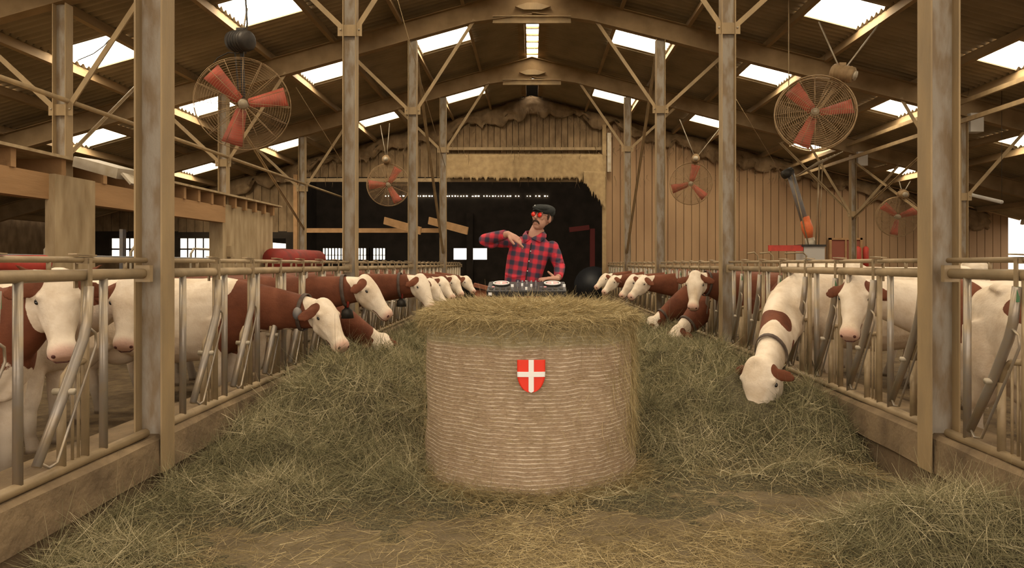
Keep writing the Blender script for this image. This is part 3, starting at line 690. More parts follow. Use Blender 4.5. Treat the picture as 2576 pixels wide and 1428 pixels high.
# ---------------------------------------------------------------- feeding station, right
st = thing('feed_station', (9.3*1.0, 22, .05), 'grey feed station with a red bar near the tan back wall', 'feeder')
st.location = P(2030,640,20.5); st.location.z = .05; Y_ = 20.5
mb = MB().box(P(2012,0,Y_).x, P(2064,0,Y_).x, Y_-.3, Y_+.3, .05, 2.1); part('cabinet', mb, M['concpale'], st)
part('red_bar', MB().box(P(1925,0,Y_).x, P(2010,0,Y_).x, Y_-.32, Y_-.24, 1.97, 2.14), M['red'], st)
part('hood', MB().box(P(2006,0,Y_).x, P(2066,0,Y_).x, Y_-.35, Y_+.3, 2.1, 2.16), M['dark'], st)
mb = MB()
for a, b in ((1870,1895), (1900,1932), (1962,2015)):
    xa, xb = P(a,0,Y_).x, P(b,0,Y_).x; mb.tube([(xa,Y_-.4,1.9),(xb-.1,Y_-.4,1.93),(xb,Y_-.4,1.83),(xb,Y_-.4,.05)], .025, 8)
part('stall_pipe', mb, M['rail'], st)
r = thing('feed_auger', P(2030,600,20.5), 'blue grey drop tube with an orange spout above the feed station', 'auger')
part('drop_tube', MB().tube([P(1985,425,20.5), P(2028,570,20.5)], .11, 14), M['bluegrey'], r)
part('spout', MB().tube([P(2024,545,20.5), P(2031,575,20.5), P(2036,600,20.5)], [.13,.17,.10], 14), M['orange'], r)
part('outlet', MB().tube([P(2036,598,20.5), P(2040,625,20.5)], [.14,.16], 14), M['lightmetal'], r)
part('motor', MB().tube([P(1972,440,20.4), P(1990,430,20.5)], .13, 12), M['dark'], r)
mb = MB(); mb.tube([P(1992,440,20.4), P(2035,620,20.4)], .02, 6); mb.tube([P(2062,400,20.4), P(2052,620,20.4)], .022, 6); mb.tube([P(2070,400,20.4), P(2060,620,20.4)], .015, 6)
part('stay', mb, M['rail'], r)
mb = MB()
for k in range(7): mb.tube([P(2000+k*4,445-k*2,20.3), P(2060+k*10,405-k*4,18.6)], .012, 5)
tag(mb.build('cable_bundle', M['lightmetal'], loc=P(2030,420,20)), 'bundle of pale thin cables running to the feed drop tube', 'cables')
r = thing('hatch_window', P(2127,630,24.9), 'small reddish framed hatch in the tan back wall', 'hatch')
a, b = P(2087,598,24.95), P(2170,657,24.95)
mb = MB(); mb.box(a.x,b.x,24.95,25.05,b.z+.9*0,b.z+.06); mb.box(a.x,b.x,24.95,25.05,a.z-.07,a.z); mb.box(a.x,a.x+.08,24.95,25.05,b.z-.8,a.z); mb.box(b.x-.08,b.x,24.95,25.05,b.z-.8,a.z); mb.box((a.x+b.x)/2-.03,(a.x+b.x)/2+.03,24.96,25.05,b.z-.8,a.z)
part('frame', mb, M['wood'], r); part('panel', MB().box(a.x+.08,b.x-.08,25.0,25.06,b.z-.8,a.z-.07), mat('hatch_red', (.25,.08,.05), None, .8), r)
for k, px in enumerate((2157, 2178)):
    p_ = P(px,638,24.95); tag(MB().tube([p_+Vector((0,0,-.45)), p_+Vector((0,0,.2)), p_+Vector((0,0,.27))], [.13-.03*k,.13-.03*k,.04], 14).build('gas_bottle', M['red'], loc=p_), ['wider red bottle standing beside the reddish hatch', 'narrower red bottle at the far right of the reddish hatch'][k], 'bottle')
tag(MB().box(P(2145,0,24.9).x, P(2192,0,24.9).x, 24.75, 25.08, 1.40, 1.50).box(P(2150,0,24.9).x, P(2156,0,24.9).x, 24.85, 25.08, .05, 1.40).box(P(2182,0,24.9).x, P(2188,0,24.9).x, 24.85, 25.08, .05, 1.40).build('wall_shelf', M['wood'], loc=P(2165,690,24.95)), 'small shelf on the tan back wall carrying the red bottles', 'shelf')
# pale light tubes
for a, b, lab in ((P(2435,488,16), P(2520,508,14.5), 'pale fluorescent tube under the roof right of the thick post'),
                  (P(2318,538,19), P(2345,541,19), 'short pale fluorescent tube left of the thick right post')):
    L0 = thing('strip_lamp', a, lab, 'lamp'); part('tube', MB().tube([a, b], .04, 8), M['concpale'], L0); mb = MB()
    for q in (a, b): part('hanger', MB().tube([q, Vector((q.x, q.y, sheet(q.x)-.02))], .005, 5), M['dark'], L0)

a, b = P(1192,722,23), P(1238,746,23)
tag(MB().beam(Vector((a.x,23,.9)), Vector((b.x,23,.75)), .5, .12).box(a.x+.05,b.x-.05,22.9,23.3,.05,.72).build('feed_wagon', mat('rusty_red', (.36,.12,.06), (.22,.09,.05), .7, 0, 5), loc=a), 'low rusty red wagon in the doorway, left of the controller', 'wagon')
tag(MB().beam(P(1432,578,29), P(1482,572,29), .3, .2).box(P(1490,0,29).x-.1,P(1490,0,29).x+.1,28.9,29.1,0,P(1455,575,29).z).build('loader_arm', mat('dull_red', (.16,.03,.025), None, .7), loc=P(1455,575,29)), 'faded red machine arm in the dark right of the man', 'machine arm')
tag(MB().tube([Vector((2.35,26.5,.75)), Vector((2.45,26.85,.75))], .75, 24).build('tractor_tyre', M['black'], loc=P(1495,700,26.6)), 'dark tyre at the right foot of the doorway', 'tyre')

# ---------------------------------------------------------------- cows
def sdist(v, a, b):
    """distance of many points to a segment, and the parameter along it"""
    a = np.array(a); b = np.array(b); d = b-a; t = np.clip(((v-a) @ d)/(d @ d), 0, 1)
    return np.linalg.norm(v-(a+t[:, None]*d), axis=1), t
def ss(x, a, b): t = np.clip((x-a)/(b-a), 0, 1); return t*t*(3-2*t)
def cow(body, rz, poll, muzzle, label, group=None, roll=0, base='brown', neck='brown', patches=(), ears='brown', size=1.0, voxel=.022, collar=None, horns=False, hk=1.0, wpatches=(), nf=.30,
        headmark=(), belly=.78, zf=.05, ear_drop=.35, seed=0, parts=True, neckwhite=None):
    """body = (x,y) of the shoulders' middle; rz heading; poll/muzzle world points"""
    Rz = Matrix.Rotation(rz, 3, 'Z'); loc = Vector((body[0], body[1], zf)); S = size
    tl = lambda w: (Rz.transposed() @ (Vector(w)-loc))/S
    po, mu = tl(poll), tl(muzzle)
    f = (mu-po).normalized(); hl = .54; po = mu-f*hl*1.0 if (mu-po).length < hl*.9 else po
    side = f.cross(Vector((0,0,1)))
    if side.length < .25: side = Vector((0,-1,0))
    side.normalize(); side = Matrix.Rotation(roll, 3, f) @ side; u = side.cross(f).normalized()
    X, Yv, Zv = Vector((1,0,0)), Vector((0,1,0)), Vector((0,0,1))
    mb = MB()
    # trunk (shoulder blade at x=0)
    st = [(-1.50,1.20,.07,.10),(-1.46,1.20,.16,.17),(-1.36,1.17,.22,.225),(-1.2,1.12,.27,.28),(-.98,1.045,.29,.355),(-.7,.99,.335,.41),(-.45,.98,.355,.425),(-.2,.99,.335,.41),(.0,1.02,.275,.40),(.14,1.03,.235,.36),(.26,1.04,.17,.29),(.33,1.05,.08,.16)]
    mb.loft([((x,0,z),Yv,Zv,a,b,2.4) for x, z, a, b in st], 24)
    mb.loft([((-1.38,0,1.36),Yv,Zv,.04,.05,2),((-1.2,0,1.38),Yv,Zv,.19,.05,2),((-1.05,0,1.36),Yv,Zv,.23,.05,2),((-.9,0,1.36),Yv,Zv,.06,.04,2)], 14)   # hooks
    # neck
    P0 = Vector((-.02,0,1.10)); P3 = po+f*.10-u*.13; d = (P3-P0)
    P1 = P0+Vector((nf,0,.02)); P2 = P3-(d.normalized()*.55-u*.0+f*.1).normalized()*.22*max(.6, d.length/.8)
    rg = []
    n = 11
    for i in range(n):
        t = i/(n-1); p = P0*(1-t)**3+P1*3*t*(1-t)**2+P2*3*t*t*(1-t)+P3*t**3
        tg = (-P0*3*(1-t)**2+P1*(3*(1-t)**2-6*t*(1-t))+P2*(6*t*(1-t)-3*t*t)+P3*3*t*t).normalized()
        s0 = Yv.lerp(-side if side.dot(Yv) < 0 else side, ss(t, .3, 1)*1.0); s0 = (s0-tg*s0.dot(tg)).normalized(); uu = tg.cross(s0)
        if uu.dot(Zv)+.4*uu.dot(X)*(-1 if tg.z > 0 else 1) < 0: uu = -uu
        rg.append((p, s0, uu, .20*(1-t)+.095*t, .33*(1-t)**1.2+.135*(1-(1-t)**1.2), 2.1))
    mb.loft(rg, 20)
    neckpts = [tuple(r_[0]) for r_ in rg]
    # dewlap
    mb.ball(P0*.35+P1*.65-Vector((0,0,.30)), (.14,.07,.15))
    # head
    hs = [(-.045,.065,.045,.040),(-.02,.062,.075,.058),(.03,.082,.105,.086),(.09,.108,.122,.114),(.15,.128,.125,.134),(.21,.136,.113,.138),(.28,.134,.094,.122),(.35,.124,.076,.100),(.42,.116,.068,.082),(.47,.112,.080,.084),(.51,.110,.080,.076),(.54,.112,.058,.052)]
    hs = [(d_, o_*hk, a*hk, b*hk) for d_, o_, a, b in hs]
    mb.loft([(po+f*d_-u*o_, side, u, a, b, 2.5) for d_, o_, a, b in hs], 24)
    mb.ball(po+f*.01-u*.045*hk, (.055*hk,.055*hk,.05*hk))
    mb.loft([(po+f*.05-u*.014*hk, side, u, .05*hk,.02,2),(po+f*.2-u*.012*hk, side, u, .045*hk,.022,2),(po+f*.36-u*.053*hk, side, u, .034*hk,.022,2),(po+f*.49-u*.055*hk, side, u, .04*hk,.02,2)], 12)
    for s in (-1, 1):
        mb.ball(po+f*.148+side*s*.104*hk-u*.050*hk, (.028,.028,.026))
        mb.tube([po+f*.20+side*s*.102*hk-u*.125*hk, po+f*.30+side*s*.082*hk-u*.118*hk, po+f*.40+side*s*.058*hk-u*.115*hk], [.020,.019,.012], 8)
        mb.ball(po+f*.495+side*s*.050*hk-u*.088*hk, (.030,.030,.030))
        mb.ball(po+f*.20+side*s*.072*hk-u*.19*hk, (.055,.045,.06))      # jaw angle
        # ears
        e0 = po+f*.055+side*s*.088*hk-u*.070*hk; ed = (side*s*1.0-u*ear_drop+f*.1-Zv*.30).normalized(); eu = (f*.8-u*.2); eu = (eu-ed*eu.dot(ed)).normalized(); en = ed.cross(eu)
        er = [(0,.030,.028),(.04,.036,.024),(.09,.058,.018),(.14,.060,.014),(.18,.044,.012),(.205,.014,.010)]
        ek = min(hk, 1.0)*(.86 if hk > 1.1 else 1); mb.loft([(e0+ed*l*ek-eu*.3*l*l, eu, en, a*ek, b, 2) for l, a, b in er], 14)
        if horns:
            hb = po+f*.0+side*s*.07-u*.03; mb.tube([hb, hb+side*s*.10+u*.03, hb+side*s*.16+u*.08-f*.03], [.028,.022,.008], 8)
    # legs
    for s in (-1, 1):
        mb.tube([(-.02,.14*s,1.0),(.0,.165*s,.80),(.03,.16*s,.62),(.02,.155*s,.46),(.01,.155*s,.36),(.01,.155*s,.16),(.035,.155*s,.07),(.045,.155*s,0)], [.16,.125,.085,.068,.048,.043,.055,.065], 12)
        mb.tube([(-1.22,.13*s,1.10),(-1.18,.17*s,.90),(-1.12,.19*s,.76),(-1.24,.185*s,.62),(-1.38,.18*s,.50),(-1.36,.18*s,.38),(-1.31,.18*s,.17),(-1.28,.18*s,.07),(-1.27,.18*s,0)], [.20,.19,.15,.105,.07,.055,.046,.058,.066], 12)
    mb.ball((-1.0,0,.68), (.2,.15,.14))
    mb.tube([(-1.46,0,1.34),(-1.55,0,1.28),(-1.58,0,1.0),(-1.57,.03,.7),(-1.57,.04,.55),(-1.57,.04,.42)], [.045,.036,.024,.02,.035,.02], 10)
    me = remesh(mb, voxel/S, 5, 'cow'); n_ = len(me.vertices); co = np.empty(n_*3); me.vertices.foreach_get('co', co); v = co.reshape(-1, 3)
    g = np.random.default_rng(seed+50); ph = g.random(6)*6
    wob = .10*np.sin(v[:,0]*7+ph[0])*np.cos(v[:,2]*8+ph[1])+.07*np.sin(v[:,0]*15+v[:,2]*11+ph[2])+.05*np.sin(v[:,1]*17+ph[3])
    # distance to the neck path
    nd = np.full(n_, 9.); nt_ = np.zeros(n_)
    for i in range(len(neckpts)-1):
        dd, tt = sdist(v, neckpts[i], neckpts[i+1]); q = dd < nd; nd[q] = dd[q]; nt_[q] = (i+tt[q])/(len(neckpts)-1)
    bnd = np.array(P0)
    torso = np.where(base == 'brown', 1.0, -1.0)*np.ones(n_)
    if base == 'brown': torso = np.clip((v[:,2]-belly)*4+wob*3, -1, 1)
    isneck = ss(v[:,0]-nd*.0, .12, .22)*(nd < .42)
    nk = np.ones(n_)*(1 if neck == 'brown' else -1)
    if neckwhite is not None:   # white underside of the neck
        und = np.array([ (v[i,2]) for i in range(0)])
        z0 = np.interp(nt_, np.linspace(0, 1, len(neckpts)), [p[2] for p in neckpts]); nk = np.clip((v[:,2]-z0-neckwhite)*8+wob*3, -1, 1)
    b = torso*(1-isneck)+nk*isneck
    for (c, r_, sgn) in list(patches)+[(tuple(tl(c)), r_, s_) for c, r_, s_ in wpatches]:
        c = np.array(c); r_ = np.array(r_ if isinstance(r_, tuple) else (r_, r_, r_)); d_ = np.linalg.norm((v-c)/r_, axis=1)+wob*1.2
        k = ss(-d_, -1.15, -.85); b = b*(1-k)+sgn*k
    hd, ht = sdist(v, po-u*.09-f*.03, mu-u*.10); hw = np.interp(ht, [0,.3,1], [.155,.175,.13])
    k = ss(-(hd-hw), -.03, .02); b = b*(1-k)+(-1)*k
    for (df, ds, du, r_) in headmark:
        c = np.array(po+f*df+side*ds-u*du); d_ = np.linalg.norm(v-c, axis=1); k = ss(-d_, -r_*1.2, -r_*.8); b = b*(1-k)+k
    for s in (-1, 1):
        e0 = po+f*.055+side*s*.118*hk-u*.070*hk; ed = (side*s-u*ear_drop+f*.1-Zv*.30).normalized(); dd, tt = sdist(v, e0, e0+ed*.24); k = ss(-dd, -.075, -.05); b = b*(1-k)+(1 if ears == 'brown' else -1)*k
    a = me.attributes.new('brown', 'FLOAT', 'POINT'); a.data.foreach_set('value', b.astype(np.float32))
    pk = ss(-np.linalg.norm((v-np.array(po+f*.55-u*.095)), axis=1), -.125, -.07)
    a = me.attributes.new('pink', 'FLOAT', 'POINT'); a.data.foreach_set('value', (pk*.62).astype(np.float32))
    dirt = ss(-v[:,2], -.55, -.1)*.75+ss(-v[:,2], -.07, -.04)*.3
    dirt = dirt*(hd > .25); a = me.attributes.new('dirt', 'FLOAT', 'POINT'); a.data.foreach_set('value', np.clip(dirt, 0, 1).astype(np.float32))
    me.materials.append(M['coat'])
    R = thing('cow', loc, label, 'cow', group, rz); R.scale = (S, S, S)
    link('body', me, R)
    if parts:
        for s in (-1, 1):
            o = MB().ball(po+f*.168+side*s*.117*hk-u*.078*hk, (.014,.020,.0125), Matrix((side, f, u)).transposed(), 12, 8).build('eye', M['eye']); o.parent = R
            m3 = Matrix((side, f, u)).transposed()
            o = MB().ball(po+f*.527+side*s*.050*hk-u*.082*hk, (.014,.013,.019), m3, 10, 7).build('nostril', M['nostril']); o.parent = R
        fl, ol, al, hl_ = zip(*[(q[0], q[1], q[2], q[3]) for q in hs]); pts = []
        for s_, ds in ((-1, (.36,.42,.47,.51)), (1, (.51,.47,.42,.36))):
            for d_ in ds: o_ = np.interp(d_, fl, ol); a_ = np.interp(d_, fl, al); h_ = np.interp(d_, fl, hl_); pts.append(po+f*d_+side*s_*a_*.89-u*(o_+.55*h_))
            if s_ < 0: pts.append(po+f*.545-side*.03-u*.150*hk); pts.append(po+f*.545+side*.03-u*.150*hk)
        o = MB().tube(pts, .0045, 6).build('mouth', M['nostril']); o.parent = R
    if horns:
        pass
    if collar:
        t = .80; k = int(t*10); p, s0, uu, hw, hh, e = rg[k]; mb = MB(); pts = []
        hw = hw*1.04; hh = hh*1.05
        for q in range(22): a_ = 2*math.pi*q/22; pts.append(Vector(p)+s0*math.cos(a_)*hw*1.05+uu*math.sin(a_)*hh*1.05)
        tg = s0.cross(uu); 
        vs = []
        for pt in pts: rr = (pt-Vector(p)).normalized(); vs += [pt-tg*.02, pt+tg*.02, pt+tg*.02+rr*.008, pt-tg*.02+rr*.008]
        fs = []
        for q in range(22):
            i, j = 4*q, 4*((q+1) % 22); fs += [(i,j,j+1,i+1),(i+1,j+1,j+2,i+2),(i+2,j+2,j+3,i+3),(i+3,j+3,j,i)]
        mb.add(vs, fs, True); o = mb.build('collar', M['leather']); o.parent = R
        low = min(pts, key=lambda q: q.z)
        if collar == 'bell':
            bb = MB().tube([low, low-Zv*.03, low-Zv*.05, low-Zv*.13], [.02,.03,.055,.07], 14).build('bell', M['dark']); bb.parent = R
        if collar == 'red':
            cv = Rz.transposed() @ Vector((.35,-.9,0)); bb = MB().tube([low+Zv*.17+cv*.115, low+Zv*.09+cv*.095, low+cv*.045-Zv*.01], .016, 8).build('red_strap', M['red']); bb.parent = R
            bb = MB().tube([low, low-Zv*.03, low-Zv*.05, low-Zv*.14], [.02,.035,.06,.075], 14).build('bell', M['dark']); bb.parent = R
        if collar == 'box':
            q = pts[11] if (Rz @ pts[11]).y < (Rz @ pts[0]).y else pts[0]
            bb = MB().ball(q, (.045,.055,.065), None, 12, 8).build('tag_box', M['bluegrey']); bb.parent = R
    return R
LW = 0          # cows left of the aisle head toward +x, right ones toward -x
pi = math.pi
cow((-3.55,4.45), -.25, P(150,683,4.32), P(168,925,4.12)+Vector((0,0,0)), 'brown cow with a white face looking at the camera from the far left', patches=[((.3,0,.62),(.3,.3,.22),-1)], neckwhite=-.30, voxel=.014, horns=True, seed=1, belly=.85, ear_drop=.1, size=1.0)
cow((-4.05,5.70), .05, P(322,700,5.35), P(300,905,5.1), 'cream headed cow peering between the bars, just left of the thick left post', base='white', neck='white', voxel=.016, seed=2, ears='brown', ear_drop=.4)
cow((-3.12,6.95), .06, P(818,752,6.75), P(886,882,6.5), 'cream flanked, brown necked cow with a grey collar box, left', base='white', neck='brown', neckwhite=-.2, patches=[((.18,0,.95),(.22,.4,.33),1),((-1.2,0,1.2),(.3,.4,.2),1)], voxel=.014, collar='box', seed=3, ear_drop=.55)
cow((-3.10,7.90), .0, P(925,692,7.85), P(1008,802,7.75), 'brown cow holding its white head high, red strap and bell under its throat', neckwhite=-.22, voxel=.015, collar='red', seed=4, ear_drop=.5)
cow((-3.15,8.85), .0, P(962,838,8.6), P(972,915,8.2), 'brown cow with its pale head down in the hay on the left', voxel=.02, seed=5, neckwhite=-.25)
cow((-3.15,10.25), .0, P(1062,690,10.15), P(1112,800,9.9), 'white headed cow whose muzzle is hidden by the bale top, with a red strap', voxel=.02, collar='red', seed=6, neckwhite=-.25)
cow((-3.15,11.35), .0, P(1086,700,11.4), P(1133,762,11.2), 'white headed cow just beyond the strapped one beside the bale top', voxel=.022, seed=7, parts=True)
cow((-3.15,13.4), .0, P(1112,695,13.4), P(1148,745,13.1), 'white headed cow, third from last in the far left row', voxel=.025, seed=8)
cow((-3.15,15.6), .0, P(1143,692,15.6), P(1168,737,15.3), 'white headed cow, second from last in the far left row', voxel=.028, seed=9)
cow((-3.15,18.4), .0, P(1174,693,18.4), P(1200,733,18.1), 'white headed cow at the far end of the left row beside the rusty wagon', voxel=.03, seed=10)
# right row
cow((3.20,7.50), pi-.06, P(1903,905,6.05), P(1880,1062,5.93), 'large cream cow reaching through the right fence, head down in the hay', base='white', neck='white', patches=[((.55,.2,.75),(.2,.4,.24),1),((-1.1,0,1.3),(.2,.4,.14),1)], collar='plain', voxel=.014, seed=11, ear_drop=.5, size=1.08, hk=1.25, nf=.56, wpatches=[(P(1928,830,6.75), (.20,.24,.22), 1), (P(2015,880,6.6), (.10,.10,.12), 1)])  # second world patch paints dark shade on the neck in coat brown
cow((3.75,6.05), pi-.02, P(2150,697,6.0), P(2122,868,5.75), 'cream faced cow, brown shoulder patch, behind bars left of the thick right post', base='white', neck='white', patches=[((.06,0,1.2),(.14,.5,.34),1),((-.75,0,1.2),(.2,.5,.25),1)], voxel=.015, seed=12, ears='brown')
cow((3.46,3.75), -pi/2, (3.5,2.95,1.1), (3.5,2.55,.75), 'white cow with a ragged brown flank patch at the right edge', base='white', neck='white', patches=[((-.70,0,1.27),(.27,.6,.13),1),((-.15,0,1.25),(.12,.6,.12),1)], voxel=.016, seed=13)
cow((3.28,10.35), pi, P(1748,684,9.95), P(1738,785,9.7), 'brown cow with a white face and dark ears looking straight down the aisle', voxel=.016, collar='plain', seed=14, neckwhite=-.28, ear_drop=.12)
cow((3.2,11.15), pi, P(1703,818,10.5), P(1655,905,10.2), 'dark brown cow feeding with its white head down below the one looking out', voxel=.018, collar='plain', seed=15, ear_drop=.3)
cow((3.2,12.15), pi, P(1640,798,11.8), P(1638,880,11.5), 'spotted cow feeding beside the bale, a brown mark on its white cheek', voxel=.02, seed=16, headmark=[(.16,.0,.02,.05)], patches=[((.35,0,1.1),(.12,.4,.12),-1),((.15,0,.95),(.12,.4,.12),-1)], collar='plain')
cow((3.2,13.3), pi, P(1618,692,13.2), P(1560,760,12.9), 'brown cow with a long white profile, right of the bale top', voxel=.02, seed=17, neckwhite=-.25)
cow((3.2,14.4), pi, P(1590,690,14.3), P(1550,745,14.1), 'white faced cow, partly behind the long profile right of the bale top', voxel=.024, seed=18)
cow((3.2,17.0), pi, P(1543,692,16.9), P(1502,742,16.6), 'pale headed cow near the far end of the right row, brown eared', voxel=.026, seed=19)
cow((3.2,19.2), pi, P(1522,687,19.0), P(1490,722,18.7), 'pale headed cow last in the far right row beside the dark doorway', voxel=.028, seed=20)
cow((3.55,9.2), pi, (3.2,9.0,1.15), (3.02,8.7,.78), 'brown cow standing behind the right fence next to the second right post', voxel=.02, seed=21, belly=.6)
cow((4.75,8.55), pi-.35, (4.15,8.4,1.2), (3.85,8.35,.75), 'brown and white cow deeper in the right pen behind the feeding cream cow', voxel=.022, seed=22, belly=.7)
for k, (x, y, lab) in enumerate(((6.2,13.4,'pale cow back showing just above the rail, left of the hatch'), (9.6,15.6,'pale cow back just above the rail, under the red bottles'), (7.0,8.6,'white cow back just above the rail, left of the thick right post'), (9.9,10.6,'white cow back just above the rail at the right edge'))):
    cow((x,y), .3+k, (x+.7*math.cos(.3+k),y+.7*math.sin(.3+k),1.3), (x+1.0*math.cos(.3+k),y+1.0*math.sin(.3+k),.9), lab, base='white', neck='white', patches=[((-.9,0,1.1),(.3,.6,.25),1)], voxel=.03, seed=30+k, size=1.08, zf=.12, parts=False)
cow((-6.1,12.3), .2, (-5.45,12.45,1.3), (-5.2,12.55,.85), 'brown and white cow deeper in the left pen behind the front row', voxel=.026, seed=40, belly=.9)

# ---------------------------------------------------------------- round bale
BX, BY, BR, BH = -.02, 5.44, .815, 1.22
bale = thing('round_bale', (BX, BY, 0), 'upright round hay bale in net wrap with a red shield on it', 'hay bale')
nz, na = 70, 160; z = np.linspace(0, BH, nz); a = np.linspace(0, 2*np.pi, na, endpoint=False); A, Z = np.meshgrid(a, z)
prof = np.interp(Z, [0,.05,.15,.3,.9,1.1,1.17,1.22], [.99,1.02,1.0,.995,.995,.985,.965,.93])
rad = BR*prof+.012*(vnoise(A*6, Z*4+3)-.5)*2+.022*(vnoise(A*1.6+9, Z*1.4)-.5)*2
rad *= 1+.0*A; rad[:, :] = rad
v = np.stack([rad*np.cos(A), rad*np.sin(A), Z], -1).reshape(-1, 3)
# close the seam
i = np.arange(na)[None, :]+na*np.arange(nz-1)[:, None]; j = (np.arange(na)+1) % na+na*np.arange(nz-1)[:, None]
fc = np.stack([i.ravel(), j.ravel(), (j+na).ravel(), (i+na).ravel()], -1)
me = np_mesh('wrapped_side', v, fc, M['wrap']); link('wrapped_side', me, bale)
TB = 64; rr = np.linspace(0.02, 1, 22); A, Rr = np.meshgrid(np.linspace(0, 2*np.pi, TB, endpoint=False), rr)
def baletop(x, y):
    r_ = np.hypot(x, y)/BR; return 1.20+.075*(1-np.clip(r_, 0, 1.12)**6*.9)+.05*(vnoise(x*5+20, y*5+20)-.5)+.03*(vnoise(x*14+20, y*14)-.5)-.22*np.clip(r_-.97, 0, 1)
xx = Rr*(BR*.985)*np.cos(A); yy = Rr*(BR*.985)*np.sin(A); v = np.stack([xx, yy, baletop(xx, yy)], -1).reshape(-1, 3)
i = np.arange(TB)[None, :]+TB*np.arange(21)[:, None]; j = (np.arange(TB)+1) % TB+TB*np.arange(21)[:, None]
fc = np.stack([i.ravel(), j.ravel(), (j+TB).ravel(), (i+TB).ravel()], -1)[:, ::-1]
sk = np.stack([np.arange(TB), (np.arange(TB)+1) % TB], -1)
me = np_mesh('straw_cap', v, fc, M['strawbase']); link('straw_cap', me, bale)
# shield
def shield_outline():
    w_, h_ = .091, .109; pts = [(-w_, h_), (w_, h_), (w_, h_*.1)]
    for t in np.linspace(0, 1, 9)[1:]: pts.append((w_*math.cos(t*math.pi/2)**.9 if t < 1 else 0, h_*.1-(h_*1.1)*math.sin(t*math.pi/2)**1.15))
    left = [(-x, y) for x, y in pts[2:-1]][::-1]; return pts+left
def on_bale(x, z_, off): ang = -pi/2+(x-(-.015))/BR; r_ = BR*1.012+off; return Vector((r_*math.cos(ang), r_*math.sin(ang), z_))
def patch(inside, off, name, m, par):
    mb = MB(); n = 60; vs = {}; fs = []; V = []
    def gid(i, j):
        if (i, j) not in vs: vs[(i, j)] = len(V); V.append(on_bale(-.1+.2*i/n, .85-.115+.23*j/n, off))
        return vs[(i, j)]
    for i in range(n):
        for j in range(n):
            x, y = -.1+.2*(i+.5)/n, -.115+.23*(j+.5)/n
            if inside(x, y): fs.append((gid(i,j), gid(i+1,j), gid(i+1,j+1), gid(i,j+1)))
    mb.add(V, fs, True); o = mb.build(name, m); o.parent = par; so = o.modifiers.new('t', 'SOLIDIFY'); so.thickness = .003; so.offset = 1; return o
def in_sh(x, y, k=1.0):
    w_, h_ = .091*k, .109*k
    if abs(x) > w_ or y > h_: return False
    if y > h_*.1: return True
    s = min(1, (h_*.1-y)/(h_*1.1)); 
    if y < -h_: return False
    return abs(x) <= w_*math.cos(math.asin(s)) ** 1.0
def poly_patch(outline, off, name, m, par):
    """outline split in thin rows so it follows the bale"""
    ys = np.linspace(min(p[1] for p in outline), max(p[1] for p in outline), 60); V = []; fs = []; cols = 14; rows = []
    for y in ys:
        xs = []
        n = len(outline)
        for i in range(n):
            (x0, y0), (x1, y1) = outline[i], outline[(i+1) % n]
            if (y0 <= y < y1) or (y1 <= y < y0): xs.append(x0+(x1-x0)*(y-y0)/(y1-y0))
        if len(xs) < 2:
            near = [p[0] for p in outline if abs(p[1]-y) < 1e-6]; xs = near if len(near) > 1 else [0, 0]
        rows.append((min(xs), max(xs), y))
    for a, b, y in rows:
        for c in range(cols+1): V.append(on_bale(a+(b-a)*c/cols, .85+y, off))
    for r_ in range(len(rows)-1):
        for c in range(cols): i = r_*(cols+1)+c; fs.append((i, i+1, i+cols+2, i+cols+1))
    o = MB().add(V, fs, True).build(name, m); o.parent = par; so = o.modifiers.new('t', 'SOLIDIFY'); so.thickness = .004; so.offset = 1
    if m is M['shwhite']: o['label'] = 'white cross on the shield'
    return o
sh = poly_patch(shield_outline(), .012, 'shield', M['shred'], bale); sh['label'] = 'red shield'
poly_patch([(-.017,.1095),(.017,.1095),(.017,-.100),(0,-.1095),(-.017,-.100)], .0165, 'shield_cross', M['shwhite'], bale)
poly_patch([(-.0905,.030),(.0905,.030),(.0895,-.004),(-.0895,-.004)], .0168, 'shield_cross', M['shwhite'], bale)

# ---------------------------------------------------------------- hay on the floor
def bump2(x, y, cx, cy, rx, ry, h, p=2): return h*np.exp(-(np.abs((x-cx)/rx)**p+np.abs((y-cy)/ry)**p))
def hayh(x, y):
    n1 = vnoise(x*1.7+5, y*1.7+5); n2 = vnoise(x*5+1, y*5+2); n3 = vnoise(x*13, y*13)
    L = ss(y, 4.5, 6.6)*np.exp(-np.abs((x+1.72)/.88)**4)*(.40-.012*(y-7))
    L += bump2(x, y, -1.75, 5.6, .75, .8, .12); L += bump2(x, y, -2.35, 4.25, .28, .8, .09); L += bump2(x, y, -1.65, 4.45, .32, .2, .12)
    L += bump2(x, y, -2.15, 3.5, .35, .35, .08)
    R_ = ss(y, 5.25, 6.0)*np.exp(-np.abs((x-1.85)/.98)**4)*(.42-.012*(y-6)); 
    R_ += bump2(x, y, 1.95, 5.05, .42, .16, .12)+bump2(x, y, 2.22, 3.72, .52, .40, .26, 3)+bump2(x, y, 1.05, 5.6, .3, .5, .12)
    h = (L+R_)*(.45+.60*n1+.62*n2+.28*n3)+.018*n2+.01*n3-.012
    h += bump2(x, y, -.9, 5.0, .25, .6, .07)*n1*2+bump2(x, y, 0, 4.55, 1.0, .15, .05)*n2*2
    inb = ss(-(np.hypot(x-BX, y-BY)), -BR*1.0, -BR*.9)
    lim = ss(-np.abs(x-.1), -2.66, -2.5); h = h*(.35+.65*lim)
    h = h*(1-.62*bump2(x, y, 1.86, 5.62, .34, .36, 1))
    # mound the dj stands on, behind the bale
    h = h*(1-inb)
    return h
def base_color_of(h): return h
ny, nx = 620, 260; ys = np.concatenate([np.linspace(2.2, 9, 420), np.linspace(9.05, 24.8, 200)]); xs = np.linspace(-2.62, 2.80, nx); X, Y = np.meshgrid(xs, ys)
H = hayh(X, Y); v = np.stack([X, Y, H-.012], -1).reshape(-1, 3)
